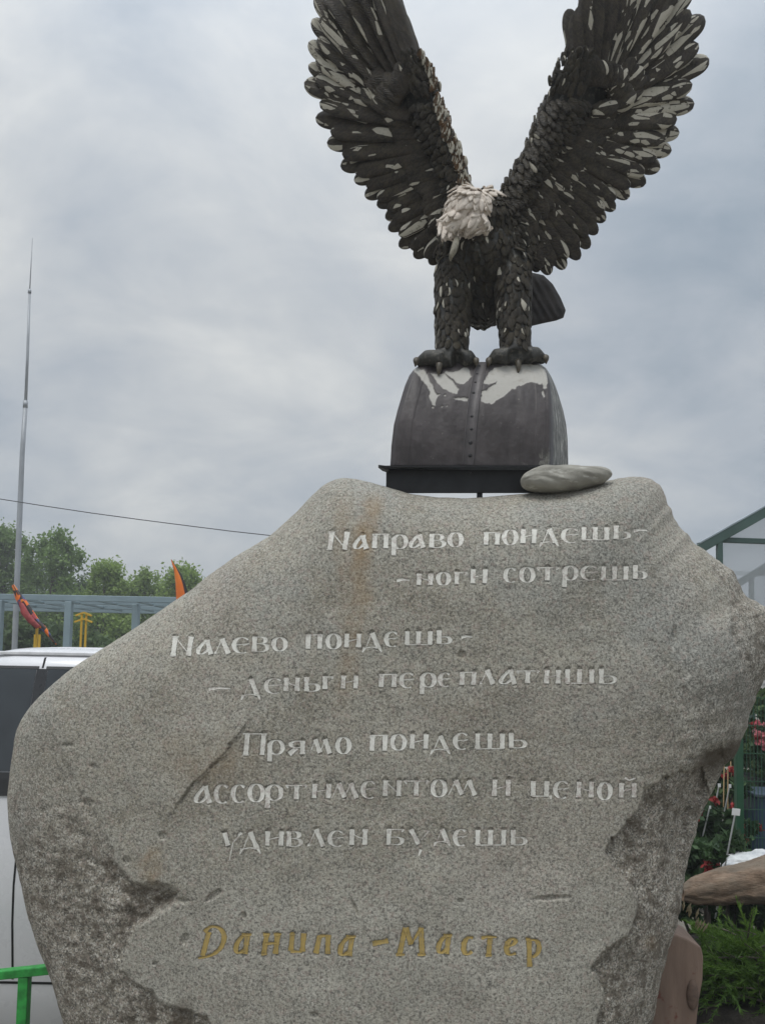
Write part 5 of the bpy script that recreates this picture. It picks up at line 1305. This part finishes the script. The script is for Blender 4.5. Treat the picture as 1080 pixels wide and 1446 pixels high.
# blue bin and black planter behind the fence
M_BLUE = simple('dark_blue_plastic', (.022, .045, .085), .4, var=.2, spec=.5)
M_BLKP = simple('black_plastic', (.012, .013, .014), .5)
bin_ = thing('blue_bin', 'dark blue plastic bin behind the mesh fence', 'bin', (float(PV(1078, 1150, 6.6).x), 6.6, 0))
k = 6.6 / F; cx_ = float(PV(1080, 1150, 6.6).x); ztop = float(PV(1078, 1116, 6.6).z)
def tapered_box(m, cx, cy, z0, z1, w0, w1, d0, d1):
    m.add([(cx + sx * w / 2, cy + sy * d / 2, z) for z, w, d in ((z0, w0, d0), (z1, w1, d1)) for sx, sy in ((-1, -1), (1, -1), (1, 1), (-1, 1))],
          [(3, 2, 1, 0), (4, 5, 6, 7), (0, 1, 5, 4), (1, 2, 6, 5), (2, 3, 7, 6), (3, 0, 4, 7)])
m = MB(); tapered_box(m, cx_, 6.6, .0, ztop - .03, .24, .30, .26, .34); a = m.build('tub', M_BLUE, bevel=.02)
m = MB(); tapered_box(m, cx_, 6.6, ztop - .029, ztop, .34, .345, .38, .385); b = m.build('lid', simple('grey_rim', (.05, .07, .10), .45), bevel=.008)
adopt(bin_, a, b)
ztp = float(PV(1070, 1098, 7.3).z); m = MB(); tapered_box(m, float(PV(1085, 1105, 7.3).x), 7.3, .0, ztp, .38, .46, .3, .36)
pot = thing('black_planter', 'black planter box behind the blue bin', 'planter', (float(PV(1085, 1105, 7.3).x), 7.3, 0)); a = m.build('box', M_BLKP, bevel=.015)
m = MB(); m.add([(float(PV(1085, 1105, 7.3).x) + sx * .235, 7.3 + sy * .185, ztp + z) for z in (.0, .02) for sx, sy in ((-1, -1), (1, -1), (1, 1), (-1, 1))], [(3, 2, 1, 0), (4, 5, 6, 7), (0, 1, 5, 4), (1, 2, 6, 5), (2, 3, 7, 6), (3, 0, 4, 7)]); b = m.build('rim', M_BLKP)
adopt(pot, a, b)
def white_rock_mat():
    t = NT('white_rock', .8); t.color(t.ramp(t.noise(9, 5, .65), (.3, (.36, .38, .40)), (.65, (.66, .67, .66)))); t.bump(t.noise(20, 5, .6), .5, .02); return t.m
c = PV(1062, 1222, 5.05); wr2 = rough_stone('white_rock', c, (0, math.radians(-4), .1), .22, .13, .075, white_rock_mat(), 14, .35, 3.2); tag(wr2, 'pale white rock lying in front of the rose bed behind the log', 'rock')

# ------------------------------------------------------------------ raised bed with log, juniper and timber stump
bx, by_ = np.meshgrid(np.linspace(-1, 1, 70), np.linspace(-1, 1, 50))
mc = PV(1140, 1400, 4.05); rr2 = np.clip(1 - (bx ** 2 + by_ ** 2), 0, 1)
mz = .38 * sstep(0, .45, rr2) - .06 + .03 * fbm(bx * 4, by_ * 4, 1, 3, 8) * (rr2 > .02)
def soil_mat():
    t = NT('dark_soil', .95); t.color(t.ramp(t.noise(22, 6, .7), (.3, (.014, .012, .009)), (.7, (.042, .035, .025)))); t.bump(t.noise(30, 5, .7), .9, .03); return t.m
tag(mesh_obj('soil_mound', np.stack([mc.x + bx * 1.25, 4.15 + by_ * .75, mz], -1).reshape(-1, 3), gridf(50, 70), soil_mat()), kind='structure')
def log_mat():
    t = NT('bark_log', .9); co = t.co(scale=(.35, 1, 1)); n = t.noise(26, 6, .7, co); n2 = t.noise(7, 5, .6, t.co(scale=(.4, 1, 1), loc=(1, 2, 3)))
    c = t.ramp(n, (.32, (.07, .045, .03)), (.5, (.20, .135, .09)), (.68, (.30, .22, .155)))
    t.color(t.mix(t.ramp(n2, (.45, 0.0), (.62, .8)), c, (.17, .14, .105))); t.bump(n, .9, .02); return t.m
ln = thing('log', 'brown weathered log lying across the raised bed at the right edge', 'log', PV(1080, 1260, 4.45))
n1, n2 = 120, 64; s = np.linspace(0, 1, n1); aa = np.linspace(0, 2 * math.pi, n2, endpoint=False)
A0, A1 = PV(962, 1262, 4.45), PV(1260, 1215, 4.6)
prof = np.minimum(1, np.sqrt(np.clip(s / .05, 0, 1) * .6 + .4)) * np.interp(s, [0, .15, .5, 1], [.066, .090, .15, .17])
pts = []
for i in range(n1):
    c = A0.lerp(A1, float(s[i])); r = prof[i] * (1 + .14 * fbm(aa * 1.6 + 0 * s[i], np.full(n2, s[i] * 5), .8, 4, 6) + .05 * np.sin(aa * 5 + s[i] * 6) + .05 * fbm(np.cos(aa) * 3, np.full(n2, s[i] * 14), .5, 3, 12))
    pts.append(np.stack([np.full(n2, c.x), c.y + r * np.cos(aa), c.z + r * np.sin(aa)], -1))
pts = np.concatenate(pts); k = len(pts); pts = np.vstack([pts, list(A0 + Vector((.012, 0, 0))), list(A1)])
fl = [tuple(map(int, r)) for r in gridf(n1, n2, True)]
lg = mesh_obj('bark', pts, fl, log_mat())
le_ = mesh_obj('cut_end', np.vstack([pts[:n2], pts[k]]), [((i + 1) % n2, i, n2) for i in range(n2)], simple('cut_wood', (.24, .16, .10), .85, var=.4, scale=30), None, False)
lr_ = mesh_obj('cut_end', np.vstack([pts[k - n2:k], pts[k + 1]]), [(i, (i + 1) % n2, n2) for i in range(n2)], simple('cut_wood_end', (.24, .16, .10), .85, var=.4, scale=30), None, False)
adopt(ln, lg, le_, lr_)
# juniper: sprays of needles rising and arching from a low centre
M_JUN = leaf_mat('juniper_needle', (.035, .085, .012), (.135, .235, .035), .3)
jr = thing('juniper', 'low bright green juniper with arching needle sprays in the raised bed', 'shrub', PV(1120, 1400, 4.0))
rnd = np.random.default_rng(77); jv, jt, sv = [], [], MB()
J0 = np.array(PV(1100, 1375, 3.86))
def needles(path, n, ln, tone):
    d = np.gradient(path, axis=0); d /= np.linalg.norm(d, axis=1)[:, None]
    for i in range(n):
        q = rnd.uniform(.12, 1) * (len(path) - 1); j = min(int(q), len(path) - 2); p = path[j] + (path[j + 1] - path[j]) * (q - j)
        t = d[j] + rnd.normal(size=3) * .38 + np.array((0, 0, .12)); t /= np.linalg.norm(t); L_ = ln * rnd.uniform(.6, 1.3)
        w = np.cross(t, rnd.normal(size=3)); w /= np.linalg.norm(w); w *= .0019
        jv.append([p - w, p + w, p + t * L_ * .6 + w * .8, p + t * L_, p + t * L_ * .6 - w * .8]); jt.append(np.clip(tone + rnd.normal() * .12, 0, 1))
for i in range(640):
    an = rnd.uniform(0, 2 * math.pi); el = rnd.uniform(.05, 1.15); L_ = rnd.uniform(.18, .47)
    dirv = np.array((math.cos(an) * math.cos(el) * 1.25, math.sin(an) * math.cos(el) * .75, math.sin(el) * .62))
    u = np.linspace(0, 1, 9)[:, None]; st0 = J0 + rnd.normal(size=3) * np.array((.16, .08, .05))
    path = st0 + dirv * L_ * u + np.array((0, 0, -.16)) * u ** 2 * (1.1 - math.sin(el)) 
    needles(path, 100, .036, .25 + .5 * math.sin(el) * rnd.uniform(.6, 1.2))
    if i % 5 == 0: sv.tube([tuple(p) for p in path[::2]], [.006, .005, .004, .003, .0015], 5)
jv = np.array(jv); nN = len(jv); jf = np.arange(nN * 5).reshape(nN, 5)
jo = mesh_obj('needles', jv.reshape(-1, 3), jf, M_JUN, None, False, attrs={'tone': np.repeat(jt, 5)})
adopt(jr, jo, sv.build('stems', M_BARK, None, True))
# timber stump standing against the boulder
def timber_mat():
    t = NT('pinkish_timber', .75); co = t.co(scale=(1, 1, .18)); c = t.ramp(t.noise(16, 5, .6, co), (.3, (.15, .10, .075)), (.7, (.235, .165, .125)))
    t.color(t.mix(t.ramp(t.noise(14, 4, .6, t.co(loc=(1, 1, 4))), (.64, 0.0), (.7, .8)), c, (.13, .035, .022))); t.bump(t.noise(30, 5, .6, co), .4, .01); return t.m
stp = thing('timber_stump', 'pinkish brown cut timber standing against the right foot of the boulder', 'timber', PV(960, 1440, 3.35))
fr_ = [(905,1450),(916,1420),(926,1390),(936,1352),(944,1322),(956,1320),(974,1328),(990,1338),(993,1352),(992,1385),(987,1412),(984,1440),(980,1480),(974,1600),(880,1600)]
n = len(fr_); a = [PV(x, y, 3.30) for x, y in fr_]; b = [p + Vector((.012, .22, .006)) for p in a]
m = MB(); m.add(a + b, [tuple(range(n))[::-1], tuple(range(n, 2 * n))] + [(i, (i + 1) % n, n + (i + 1) % n, n + i) for i in range(n)])
s1 = m.build('block', timber_mat(), bevel=.008)
m = MB(); m.ball(PV(977, 1405, 3.30), (.026, .02, .062), 18, 12); s2 = m.build('knot', simple('knot_wood', (.12, .08, .06), .8, var=.35, scale=30, bump=.3), None, True)
adopt(stp, s1, s2)
# dry curled leaves caught at the juniper's edge
dl = MB(); M_DRY = simple('dry_leaf', (.26, .22, .13), .8, var=.4, scale=40)
for i in range(9):
    c = PV(966 + i * 3.2 + rnd.uniform(-4, 4), 1292 + i * 3.4 + rnd.uniform(-8, 8), 3.42); a = rnd.uniform(-.5, .5); ax = Vector((math.sin(a) * .7 + .3, -.2, math.cos(a))).normalized(); sd = Vector((1, .3, -.3)).normalized() * .008; L_ = .055
    dl.add([c, c + ax * L_ * .5 + sd, c + ax * L_, c + ax * L_ * .5 - sd, c + ax * L_ * .5 + Vector((0, -.008, 0))], [(0, 1, 4), (1, 2, 4), (2, 3, 4), (3, 0, 4)])
dlo = dl.build('dry_foliage', M_DRY); adopt(jr, dlo); dlo['label'] = 'dry brown tips at the left edge'

# far wood closing the view: one mass, its trees cannot be told apart
rw = np.random.default_rng(5); cl = []
for i in range(150):
    x = -55 + 150 * i / 149; h = 6.3 + 1.6 * math.sin(i * .7) * math.sin(i * .23) + rw.uniform(-.7, .7)
    for z in (.3, .62, .86): cl.append(((x + rw.uniform(-.6, .6), 68 + rw.uniform(-3, 3), h * z), (1.6 - z * .7, 1.3, h * .2)))
fw = crown('far_wood', cl, 26000, .42, M_LEAF[2], 9); tag(fw, kind='stuff')

# ------------------------------------------------------------------ damp air
def haze_mat():
    m = bpy.data.materials.new('haze'); m.use_nodes = True; N = m.node_tree.nodes; N.clear()
    o = N.new('ShaderNodeOutputMaterial'); v = N.new('ShaderNodeVolumePrincipled')
    v.inputs['Color'].default_value = (.86, .88, .90, 1); v.inputs['Density'].default_value = .0048; v.inputs['Anisotropy'].default_value = .2
    m.node_tree.links.new(v.outputs[0], o.inputs['Volume']); return m
m = MB(); X_, Y0_, Y1_, Z0_, Z1_ = 420, -80, 720, -1.2, 13.5
m.add([(sx * X_, y, z) for z in (Z0_, Z1_) for sx, y in ((-1, Y0_), (1, Y0_), (1, Y1_), (-1, Y1_))], [(3, 2, 1, 0), (4, 5, 6, 7), (0, 1, 5, 4), (1, 2, 6, 5), (2, 3, 7, 6), (3, 0, 4, 7)])
tag(m.build('haze', haze_mat()), kind='stuff')
